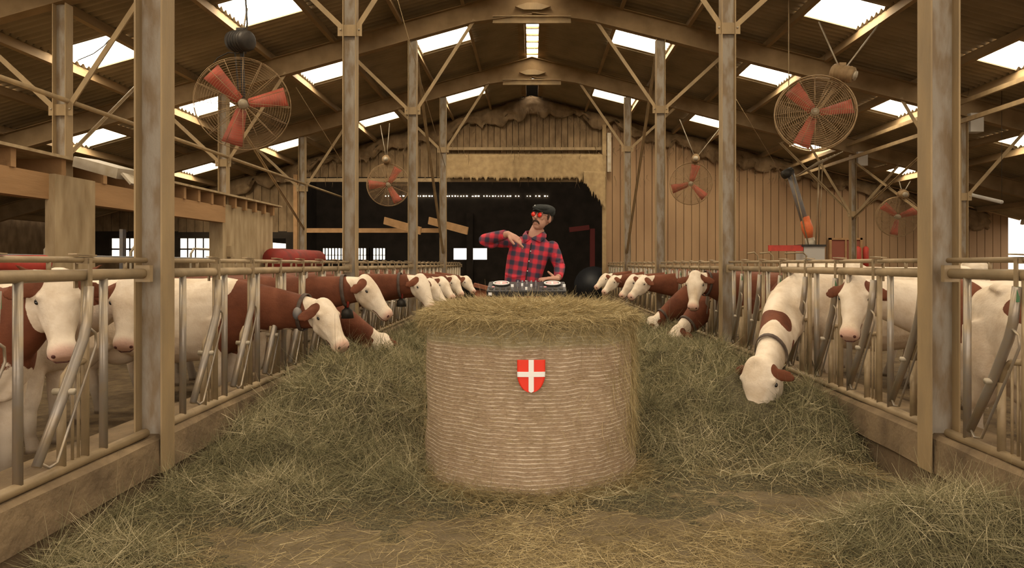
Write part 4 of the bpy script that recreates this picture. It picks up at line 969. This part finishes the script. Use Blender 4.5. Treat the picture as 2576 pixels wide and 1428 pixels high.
i = np.arange(nx-1)[None, :]+nx*np.arange(ny-1)[:, None]; i = i.ravel(); fc = np.stack([i, i+1, i+nx+1, i+nx], -1)
keep = (H.reshape(-1)[fc].max(1) > .014); hay_me = np_mesh('hay_drift', v, fc[keep], M['haybase'])
hay = link('hay_drift', hay_me); tag(hay, 'green brown hay heaped along both kerbs of the feed aisle', 'hay', kind='stuff')
def strands(pos, dirs, length, width, curl, tone, up=None, rngs=None):
    """curved ribbons: pos (n,3), dirs (n,3) -> verts, quads"""
    n = len(pos); g = rngs or RNG; K = 4
    d = dirs/np.linalg.norm(dirs, axis=1, keepdims=True); r1 = g.normal(size=(n, 3)); s = np.cross(d, r1); s /= np.linalg.norm(s, axis=1, keepdims=True)+1e-9
    bend = np.cross(d, s)*curl[:, None]+s*(g.normal(size=n)*curl*.6)[:, None]
    V = np.empty((n, K*2, 3)); t = np.linspace(0, 1, K)
    for k in range(K):
        c = pos+d*(length*t[k])[:, None]+bend*(length*(t[k]**2-t[k]*.2))[:, None]; ww = width*(1-.75*t[k])
        V[:, 2*k] = c-s*ww[:, None]/2; V[:, 2*k+1] = c+s*ww[:, None]/2
    b = (np.arange(n)*K*2)[:, None]; q = []
    for k in range(K-1): q.append(np.concatenate([b+2*k, b+2*k+1, b+2*k+3, b+2*k+2], 1))
    return V.reshape(-1, 3), np.concatenate(q, 0), np.repeat(tone, K*2)
def floor_strands(n, mode, wscale=1.0, g=RNG):
    pts = []
    while sum(len(p) for p in pts) < n:
        m = n*3; y = 2.6+(g.random(m)**1.6)*16; x = g.uniform(-2.5, 2.68, m); h = hayh(x, y)
        thick = np.clip((h-.02)/.10, 0, 1)
        pr = thick if mode == 'mound' else (1-thick)*(.25+.75*ss(vnoise(x*.9+11, y*.9+6), .3, .7)) if mode == 'low' else (1-thick)*(.12+.9*ss(vnoise(x*1.3+30, y*1.3), .35, .75))
        keep = (g.random(m) < pr) & (np.hypot(x-BX, y-BY) > BR*.985) & (np.hypot((x-1.9)/.22, (y-6.02)/.22) > 1) & (np.abs(x/y) < .80)
        pts.append(np.stack([x, y, h], -1)[keep])
    p = np.concatenate(pts)[:n]; a = g.uniform(0, 2*np.pi, n); tilt = np.abs(g.normal(0, .42 if mode == 'mound' else .10, n))
    # lie along the local slope
    e = .03; gx = (hayh(p[:,0]+e, p[:,1])-hayh(p[:,0]-e, p[:,1]))/(2*e); gy = (hayh(p[:,0], p[:,1]+e)-hayh(p[:,0], p[:,1]-e))/(2*e)
    dx, dy = np.cos(a), np.sin(a); dz = np.clip(gx*dx+gy*dy, -1.5, 1.5)+tilt
    d = np.stack([dx, dy, dz], -1); ln = g.uniform(.07, .25, n)*(1 if mode == 'mound' else .75); wd = g.uniform(.0022, .0056, n)*(1 if mode == 'mound' else .8)*wscale*np.clip(p[:,1]/6, .8, 2)
    dark = vnoise(p[:,0]*2.2+7, p[:,1]*2.2+3)
    tone = np.clip(g.beta(1.1, 2.0, n)*.95+.45*(dark-.45)+(.13 if mode == 'mound' else -.02 if mode == 'low' else .15), 0, 1)
    cl = np.where(g.random(n) < .5, g.normal(0, .25, n), g.normal(0, .7, n))-.25
    p[:,2] += .004
    return strands(p, d, ln, wd, np.where(mode == 'mound', cl, g.normal(0, .2, n)), tone)
def stuff_obj(name, parts_, m, label, cat):
    V = []; Q = []; T = []; b = 0
    for v_, q_, t_ in parts_: V.append(v_); Q.append(q_+b); T.append(t_); b += len(v_)
    o = link(name, np_mesh(name, np.concatenate(V), np.concatenate(Q), m, True, {'tone': np.concatenate(T)})); return tag(o, label, cat, kind='stuff')
stuff_obj('loose_hay', [floor_strands(200000, 'mound')], M['hay'], 'tangled hay stalks bristling over the heaps beside the bale', 'hay')
stuff_obj('scattered_straw', [floor_strands(40000, 'floor'), floor_strands(34000, 'low', .8)], M['straw'], 'thin straw scattered over the bare aisle floor in front of the bale', 'straw')
# bale top, overhang, side fuzz, foot
def bale_strands(g):
    out = []
    n = 20000; r_ = BR*1.0*np.sqrt(g.random(n)); a = g.uniform(0, 2*np.pi, n); x, y = r_*np.cos(a), r_*np.sin(a); z = baletop(x, y)
    th = a+g.normal(0, 1.0, n); d = np.stack([np.cos(th), np.sin(th), np.abs(g.normal(0, .22, n))-.25*(r_ > BR*.85)], -1)
    out.append(strands(np.stack([x,y,z],-1), d, g.uniform(.05,.16,n)*np.where(r_ > BR*.85, .7, 1), g.uniform(.002,.0045,n), g.normal(-.1,.35,n), np.clip(g.beta(2.6,1.7,n),0,1)))
    n = 9000; a = g.uniform(0, 2*np.pi, n); r_ = BR*(1.0+.03*g.random(n)); z = 1.25-np.abs(g.normal(0, .055, n))*(.6+.9*vnoise(a*3+40, a*0+3)); 
    d = np.stack([np.cos(a+g.normal(0,1.1,n))*.8, np.sin(a+g.normal(0,1.1,n))*.8, -np.abs(g.normal(.10,.38,n))], -1); rad_ = np.stack([np.cos(a), np.sin(a), 0*a], -1)
    rn = (d*rad_).sum(1); d = d-rad_*rn[:, None]+rad_*np.abs(g.normal(0,.22,n))[:, None]
    out.append(strands(np.stack([r_*np.cos(a), r_*np.sin(a), z], -1), d, g.uniform(.04,.13,n), g.uniform(.0018,.0038,n), g.normal(0,.35,n), np.clip(g.beta(2.2,2.2,n),0,1)))
    n = 2600; a = g.normal(-.25, .35, n); z = 1.15-g.random(n)**1.3*.85; r_ = BR*1.0     # loose stalks on the right flank
    rad_ = np.stack([np.cos(a), np.sin(a), 0*a], -1); d = np.stack([-np.sin(a)*g.normal(0,.5,n), np.cos(a)*g.normal(0,.5,n), -np.ones(n)], -1)+rad_*g.uniform(.0,.16,n)[:, None]
    out.append(strands(np.stack([r_*np.cos(a), r_*np.sin(a), z], -1), d, g.uniform(.06,.28,n), g.uniform(.0014,.003,n), g.normal(0,.25,n), np.clip(g.beta(2.2,2.2,n),0,1)))
    n = 8000; a = g.uniform(0, 2*np.pi, n); z = .0+np.abs(g.normal(0, .045, n)); r_ = BR*1.0+np.abs(g.normal(0, .06, n))
    d = np.stack([np.cos(a+g.normal(0,1.3,n)), np.sin(a+g.normal(0,1.3,n)), np.abs(g.normal(.15,.3,n))], -1)
    out.append(strands(np.stack([r_*np.cos(a), r_*np.sin(a), z], -1), d, g.uniform(.06,.2,n), g.uniform(.002,.004,n), g.normal(0,.35,n), np.clip(g.beta(1.8,2.6,n),0,1)))
    n = 5200; a = g.uniform(-pi, 0, n); z = g.uniform(.04, 1.15, n); r_ = BR*1.002       # short fuzz in the net
    d = np.stack([-np.sin(a)*g.normal(0,1,n), np.cos(a)*g.normal(0,1,n), g.normal(0,.22,n)], -1)+np.stack([np.cos(a), np.sin(a), 0*a], -1)*.03
    out.append(strands(np.stack([r_*np.cos(a), r_*np.sin(a), z], -1), d, g.uniform(.02,.07,n), g.uniform(.001,.0022,n), g.normal(0,.2,n), np.clip(g.beta(2.4,2.2,n),0,1)))
    return out
o = stuff_obj('loose_straw', bale_strands(np.random.default_rng(5)), M['straw'], None, None); o.parent = bale
o['label'] = 'loose straw hanging over the bale'
# stalks in the mouth of the nearest left cow
g = np.random.default_rng(8); n = 26; mm = np.array(P(872,893,6.5)); pos = mm+g.normal(0, .025, (n, 3)); d = np.stack([g.normal(.2,.4,n), g.normal(0,.3,n), -np.ones(n)], -1)
stuff_obj('hay_wisp', [strands(pos, d, g.uniform(.06,.2,n), np.full(n,.003), g.normal(0,.4,n), g.uniform(.5,1,n))], M['straw'], 'wisp of hay hanging from the mouth of the nearest left cow', 'hay')

# ---------------------------------------------------------------- dj controller
tiltx = math.atan2(.068, .34); cz = 1.405; CYY = 6.03
dj = thing('dj_controller', (-.045, CYY, cz), 'black dj controller with two jog wheels lying on the bale top', 'dj controller'); dj.rotation_euler = (tiltx, 0, 0)
def lp(name, mb, m, par=dj, label=None):
    o = mb.build(name, m); o.parent = par
    if label: o['label'] = label
    return o
W2, D2 = .34, .175
mb = MB()
def rbox(mb, x0, x1, y0, y1, z0, z1, b=.006):
    r_ = [(x0+b,y0),(x1-b,y0),(x1,y0+b),(x1,y1-b),(x1-b,y1),(x0+b,y1),(x0,y1-b),(x0,y0+b)]; n = 8
    i = [(x0+2*b,y0+b),(x1-2*b,y0+b),(x1-b,y0+2*b),(x1-b,y1-2*b),(x1-2*b,y1-b),(x0+2*b,y1-b),(x0+b,y1-2*b),(x0+b,y0+2*b)]
    vs = [(x,y,z0) for x, y in r_]+[(x,y,z1-b) for x, y in r_]+[(x,y,z1) for x, y in i]
    fs = [tuple(range(7,-1,-1)), tuple(range(16,24))]
    for k in range(8): j = (k+1) % 8; fs += [(k,j,j+8,k+8),(k+8,j+8,j+16,k+16)]
    return mb.add(vs, fs)
lp('case', rbox(MB(), -W2, W2, -D2, D2, -.05, 0), M['black'])
for s in (-1, 1):
    cx = s*.225
    j = lp('jog_wheel', MB().disc((cx,.055,0), .078, .014, 32), M['dark'])
    lp('jog_ring', MB().tube([(cx+.068*math.cos(t), .055+.068*math.sin(t), .015) for t in np.linspace(0, 2*pi, 32, endpoint=False)], .0055, 6, True), M['whitep'], j)
    lp('jog_face', MB().disc((cx,.055,.013), .052, .003, 28), M['jog'], j)
    lp('jog_logo', MB().box(cx-.04, cx+.04, .049, .061, .016, .0175).box(cx-.008, cx+.008, .02, .09, .016, .0175), M['whitep'], j)
    for k in range(8):
        x = cx-.095+k % 4*.05; y = -.12 if k < 4 else -.085
        lp('pad', rbox(MB(), x, x+.034, y-.012, y+.012, 0, .006, .002), M['dark'])
    lp('play_button', MB().disc((cx-s*.0-.10,-.045,0), .013, .006, 16), M['grey']); lp('cue_button', MB().disc((cx-.065,-.045,0), .013, .006, 16), M['jog'])
    f_ = lp('tempo_slot', MB().box(cx+.10-.003, cx+.10+.003, -.11, .06, 0, .002), M['grey']); lp('tempo_fader', MB().box(cx+.088, cx+.112, -.04, -.02, 0, .02), M['whitep'], f_)
    lp('loop_buttons', MB().box(cx-.09, cx+.05, .150, .160, 0, .004), M['grey'])
for k in range(5):
    x = -.08+k*.04; f_ = lp('fader_slot', MB().box(x-.0022, x+.0022, -.09, .06, 0, .003), M['grey']); lp('fader_cap', MB().box(x-.009, x+.009, -.03+.02*(k % 3), -.012+.02*(k % 3), 0, .022), M['whitep'] if k % 2 else M['grey'], f_)
    for q in range(3): lp('knob', MB().tube([(x,.085+.028*q,0),(x,.085+.028*q,.018)], [.008,.006], 12), M['grey'])
f_ = lp('crossfader_slot', MB().box(-.05,.05,-.135,-.131,0,.003), M['grey']); lp('crossfader', MB().box(-.012,.006,-.143,-.123,0,.02), M['whitep'], f_)
mb = MB()
for k in range(9): mb.box(-.30+k*.07, -.30+k*.07+.022, -.1765, -.175, -.034, -.018)
lp('front_sockets', mb, M['dark']); lp('front_badge', MB().box(-.325,-.295,-.1768,-.175,-.04,-.015), M['whitep'])

# ---------------------------------------------------------------- the dj
MZ = .41; feet = Vector((-.05, 6.82, MZ)); YM = 6.78
tag(MB().box(-.75, .65, 6.35, 7.45, .0, .0+MZ-.002).build('straw_block', M['strawbase'], loc=(-.05, 6.9, 0)), 'square block of pressed straw behind the round bale, under the man', 'straw block')
man = thing('person', feet, 'man in red plaid shirt, dark flat cap and red glasses behind the controller', 'person')
T = lambda px, py, dy=0: P(px, py, YM+dy)
pelvis = Vector((-.12, YM, 1.20)); waist = Vector((-.10, YM, 1.40)); chest = Vector((-.035, YM, 1.68)); nk0 = T(1344, 598); nk1 = T(1352, 572, -.02)
hc = T(1363, 548, -.03)
RS, LS = T(1284, 606), T(1389, 622); RE, RW = T(1219, 603, -.10), T(1279, 588, -.36); LE, LW_ = T(1408, 672, .0), T(1404, 699, -.24)
# head frame: faces image left, slightly up, tilted
fw = Vector((-.50, -.84, .10)).normalized(); upv = Vector((.22, .10, .97)); sd = fw.cross(upv).normalized(); upv = sd.cross(fw).normalized()
H3 = Matrix((sd, fw, upv)).transposed()*1.07      # local x = his right side, y forward, z up
hl = lambda x, y, z: hc+H3 @ Vector((x, y, z))
def head_prims(mb):
    mb.ball(hl(0,-.012,.025), (.077,.097,.10), H3, 24, 16); mb.ball(hl(0,.030,-.045), (.060,.068,.070), H3, 20, 14); mb.ball(hl(0,.058,-.088), (.032,.030,.026), H3)
    mb.ball(hl(0,.058,.01), (.058,.034,.05), H3)
    mb.loft([(hl(0,.085,.035), sd, fw, .009,.010,2), (hl(0,.098,.01), sd, fw, .010,.014,2), (hl(0,.113,-.012), sd, fw, .014,.016,2), (hl(0,.106,-.022), sd, fw, .017,.012,2), (hl(0,.092,-.028), sd, fw, .012,.010,2)], 12)
    mb.ball(hl(0,.088,-.055), (.024,.012,.008), H3); mb.ball(hl(0,.088,-.066), (.020,.012,.008), H3)
    for s in (-1, 1):
        mb.ball(hl(.079*s,-.012,-.005), (.012,.022,.034), H3); mb.ball(hl(.034*s,.068,-.012), (.024,.020,.018), H3); mb.ball(hl(.032*s,.084,.040), (.024,.010,.007), H3)
body = MB(); head_prims(body)
body.tube([nk1+Vector((.01,.02,-.0)), nk1.lerp(nk0, .5), nk0-Vector((0,0,.04))], [.066,.068,.082], 16)
Yn = Vector((0,1,0)); Xn = Vector((1,0,0))
def torso(mb, k):
    mb.loft([(pelvis-Vector((0,0,.10)), Xn, Yn, .15*k,.11*k,2.4), (pelvis, Xn, Yn, .175*k,.125*k,2.4), (waist-Vector((0,0,.05)), Xn, Yn, .165*k,.12*k,2.3), (Vector((-.075,YM,1.52)), Xn, Yn, .178*k,.125*k,2.3), (chest, Xn, Yn, .195*k,.125*k,2.4),
             (Vector((.005,YM,1.78)), Vector((.96,0,-.2)).normalized(), Yn, .20*k,.105*k,2.3), (Vector((.03,YM,1.835)), Vector((.95,0,-.22)).normalized(), Yn, .14*k,.08*k,2.2), (Vector((.04,YM,1.865)), Xn, Yn, .075*k,.065*k,2)], 28)
torso(body, .86)
def arm(mb, s, e, w_, k):
    mb.tube([s-(e-s)*.02, s.lerp(e,.3), s.lerp(e,.7), e, e.lerp(w_,.3), e.lerp(w_,.7), w_], [.050*k,.053*k,.048*k,.045*k,.043*k,.036*k,.030*k], 16)
arm(body, RS, RE, RW, .98); arm(body, LS, LE, LW_, .95)
feetp = []
for s in (-1, 1):
    hip = pelvis+Vector((.09*s,0,-.06)); knee = Vector((-.08+.12*s, YM-.03, MZ+.43)); ank = Vector((-.06+.14*s, YM+.03, MZ+.08))
    feetp.append((hip, knee, ank)); body.tube([hip, hip.lerp(knee,.5), knee, knee.lerp(ank,.35), ank], [.085,.072,.052,.052,.036], 14); body.tube([ank, ank+Vector((0,-.05,-.04)), ank+Vector((.01*s,-.16,-.05))], [.036,.034,.022], 10)
def hand(mb, wr, dirn, palmn, curls, thumb_side, k=1.0, spread=.10, thumb_up=.3):
    """wr wrist, dirn along the palm, palmn out of the palm; curls per finger"""
    d = dirn.normalized(); n_ = (palmn-d*palmn.dot(d)).normalized(); s_ = d.cross(n_)*thumb_side
    mb.loft([(wr-d*.015*k, s_, n_, .024*k,.019*k,2.2), (wr+d*.02*k, s_, n_, .031*k,.019*k,2.4), (wr+d*.055*k, s_, n_, .040*k,.017*k,2.6), (wr+d*.088*k, s_, n_, .040*k,.014*k,2.6), (wr+d*.098*k, s_, n_, .034*k,.010*k,2.4)], 16)
    for i, (off, L_, cu) in enumerate(zip((.030,.010,-.010,-.029), (.078,.086,.080,.064), curls)):
        p = wr+d*.085*k+s_*off*k; dd = (d+s_*off*spread*30*.1).normalized(); pts = [p]; a = 0
        for seg, fr in enumerate((.45,.30,.25)):
            a += cu*(.55 if seg == 0 else .8); v = dd*math.cos(a)+n_*math.sin(a); p = p+v*L_*fr*k*1.08; pts.append(p)
        mb.tube(pts, [.0098*k,.0092*k,.0082*k,.0066*k], 10)
    p = wr+d*.022*k+s_*.024*k; v1 = (s_*.75+d*.65+n_*thumb_up).normalized(); v2 = (s_*.35+d*.9+n_*thumb_up).normalized()
    mb.tube([p, p+v1*.038*k, p+v1*.038*k+v2*.03*k, p+v1*.038*k+v2*.055*k], [.015*k,.0125*k,.0105*k,.008*k], 10)
K = 1.06
hand(body, RW, Vector((.80,-.12,-.50)), Vector((-.35,.55,-.75)), (.15,.45,.85,.8), -1, K*1.08, thumb_up=.1)
hand(body, LW_+Vector((-.005,-.02,-.005)), Vector((-.85,-.15,.02)), Vector((-.1,.1,-1)), (.12,.2,.28,.35), -1, K, thumb_up=-.75)
def world_part(name, me, m, root, label=None):
    me.transform(Matrix.Translation(-root.location)); me.materials.clear(); me.materials.append(m); o = link(name, me, root)
    if label: o['label'] = label
    return o
world_part('body', remesh(body, .0048, 2, 'body'), M['skin'], man)
# shirt
sh_ = MB(); torso(sh_, 1.06)
sh_.tube([RS, RS.lerp(RE,.3), RS.lerp(RE,.7), RE, RE.lerp(RW,.3), RE.lerp(RW,.62), RE.lerp(RW,.88)], [.064,.070,.064,.060,.058,.053,.047], 18)
sh_.ball(LS, (.068,.068,.066)); sh_.ball(RS, (.070,.070,.068))
sh_.tube([LS+(LS-LE)*.02, LS.lerp(LE,.3), LS.lerp(LE,.7), LE, LE.lerp(LW_,.3), LE.lerp(LW_,.7), LE.lerp(LW_,.9)], [.060,.068,.060,.056,.054,.046,.042], 18)
sh_.ball(RE+Vector((.06,-.02,-.045)), (.07,.05,.04)); sh_.ball(RS+Vector((.07,-.05,-.05)), (.06,.06,.06))
for k in range(5): p = LS.lerp(LE, .25+.17*k); sh_.tube([p+Vector((-.055,-.03,.01)), p+Vector((0,-.066,-.008)), p+Vector((.055,-.03,.012))], .011, 8)
for k in range(4): p = RS.lerp(RE, .2+.22*k); sh_.tube([p+Vector((0,-.04,.05)), p+Vector((.01,-.068,0)), p+Vector((0,-.045,-.05))], .011, 8)
for k in range(3): sh_.tube([Vector((-.26+.02*k,YM-.06,1.50-.08*k)), Vector((-.18,YM-.125,1.47-.08*k)), Vector((-.06,YM-.135,1.49-.085*k))], .010, 8)
shirt = world_part('plaid_shirt', remesh(sh_, .0075, 4, 'plaid_shirt'), M['plaid'], man)
# collar and placket
cb = MB(); cn = nk0+Vector((0,0,.035))
for s in (-1, 1):
    pts = [cn+Vector((-.03,-.085,-.045)), cn+Vector((s*.075-.0,-.055,.01)), cn+Vector((s*.085,.01,.035)), cn+Vector((0,.07,.045))]
    lo = [cn+Vector((s*.075-.02,-.125,-.085)), cn+Vector((s*.115,-.07,-.035)), cn+Vector((s*.115,.01,-.005)), cn+Vector((0,.095,.0))]
    n = len(cb.v); cb.add(pts+lo, [(0,1,5,4),(1,2,6,5),(2,3,7,6)], True)
co_ = part('shirt_collar', cb, M['plaid'], man); so = co_.modifiers.new('t','SOLIDIFY'); so.thickness = .008
pl = MB()
xs = [(-.005,1.80,-.112),(-.02,1.70,-.137),(-.035,1.60,-.138),(-.05,1.5,-.138),(-.065,1.4,-.135),(-.075,1.3,-.14)]
for (x0,z0,y0),(x1,z1,y1) in zip(xs[:-1], xs[1:]): pl.beam((x0,YM+y0,z0),(x1,YM+y1,z1),.010,.008,up=(0,1,0))
part('shirt_placket', pl, M['cap'], man)
for k in range(5): part('shirt_button', MB().ball((-.012-.0155*k*1.0,YM-.142,1.72-.095*k), .006, None, 8, 6), M['whitep'], man)
# trousers, shoes
tr = MB(); tr.loft([(pelvis+Vector((0,0,.06)), Xn, Yn, .175,.128,2.4), (pelvis-Vector((0,0,.04)), Xn, Yn, .185,.135,2.4), (pelvis-Vector((0,0,.13)), Xn, Yn, .17,.12,2.4)], 24)
for hip, knee, ank in feetp: tr.tube([hip, hip.lerp(knee,.5), knee, knee.lerp(ank,.5), ank+Vector((0,0,-.01))], [.105,.092,.074,.066,.060], 16)
world_part('trousers', remesh(tr, .012, 4, 'trousers'), M['denim'], man)
for hip, knee, ank in feetp:
    sb = MB().tube([ank+Vector((0,.045,-.045)), ank+Vector((0,0,-.035)), ank+Vector((0,-.09,-.045)), ank+Vector((0,-.18,-.055))], [.030,.046,.042,.028], 14)
    s_me = remesh(sb, .008, 2, 'shoe'); world_part('shoe', s_me, M['shoe'], man)
# cap, hair, moustache, glasses
cp = MB(); ct = Matrix.Rotation(math.radians(-14), 3, 'X'); C3 = H3 @ ct
cp.ball(hl(0,-.018,.075), (.098,.122,.052), C3, 26, 16); cp.ball(hl(0,-.045,.060), (.094,.088,.055), C3, 24, 14); cp.ball(hl(0,.045,.088), (.080,.075,.030), C3, 24, 12)
world_part('flat_cap', remesh(cp, .006, 3, 'flat_cap'), M['cap'], man)
br = MB(); vs = []; fs = []
for j, q in enumerate((0, .5, 1)):
    for i in range(13):
        t = -1.05+2.1*i/12; vs.append(hl(math.sin(t)*(.074+.004*q), -.005+math.cos(t)*(.098+.040*q*math.cos(t)), .070-.012*q-.016*abs(math.sin(t))))
for j in range(2):
    for i in range(12): a = j*13+i; fs.append((a, a+1, a+14, a+13))
bo = part('cap_brim', br.add(vs, fs, True), M['cap'], man); so = bo.modifiers.new('t','SOLIDIFY'); so.thickness = .010; so.offset = 0
part('cap_badge', MB().beam(hl(.052,.080,.092), hl(.030,.104,.096), .004, .012, up=tuple(upv)), M['whitep'], man, 'small pale badge')
hr = MB()
for s in (-1, 1): hr.ball(hl(.074*s,.010,.018), (.009,.017,.034), H3); hr.ball(hl(.070*s,-.045,.012), (.012,.035,.036), H3)
hr.ball(hl(0,-.080,.000), (.058,.028,.042), H3)
part('hair', hr, M['hair'], man)
mo = MB()
for s in (-1, 1): mo.tube([hl(0,.108,-.040), hl(.016*s,.104,-.042), hl(.030*s,.092,-.052), hl(.036*s,.083,-.068)], [.009,.010,.008,.004], 10)
part('moustache', mo, M['hair'], man)
gl = MB(); gy = .105
for s in (-1, 1):
    cgl = hl(.034*s, gy-.004, .016)
    gl.tube([cgl+H3 @ Vector((.0235*math.cos(t), -.004*abs(math.cos(t))*0, .0235*math.sin(t))) for t in np.linspace(0, 2*pi, 28, endpoint=False)], .0018, 6, True)
    gl.tube([hl(.057*s, gy-.006, .020), hl(.078*s, gy-.03, .020), hl(.082*s, -.005, .014)], .0018, 6)
gl.tube([hl(-.011,gy,.02), hl(0,gy+.004,.024), hl(.011,gy,.02)], .0018, 6)
go = part('glasses', gl, M['dark'], man)
for s in (-1, 1):
    m_ = MB().tube([hl(.034*s, gy-.006, .016), hl(.034*s, gy-.003, .016)], .0225, 24); o = m_.build('lens', M['lens']); o.data.transform(Matrix.Translation(-man.location)); o.parent = go
    o['label'] = 'round red lens'
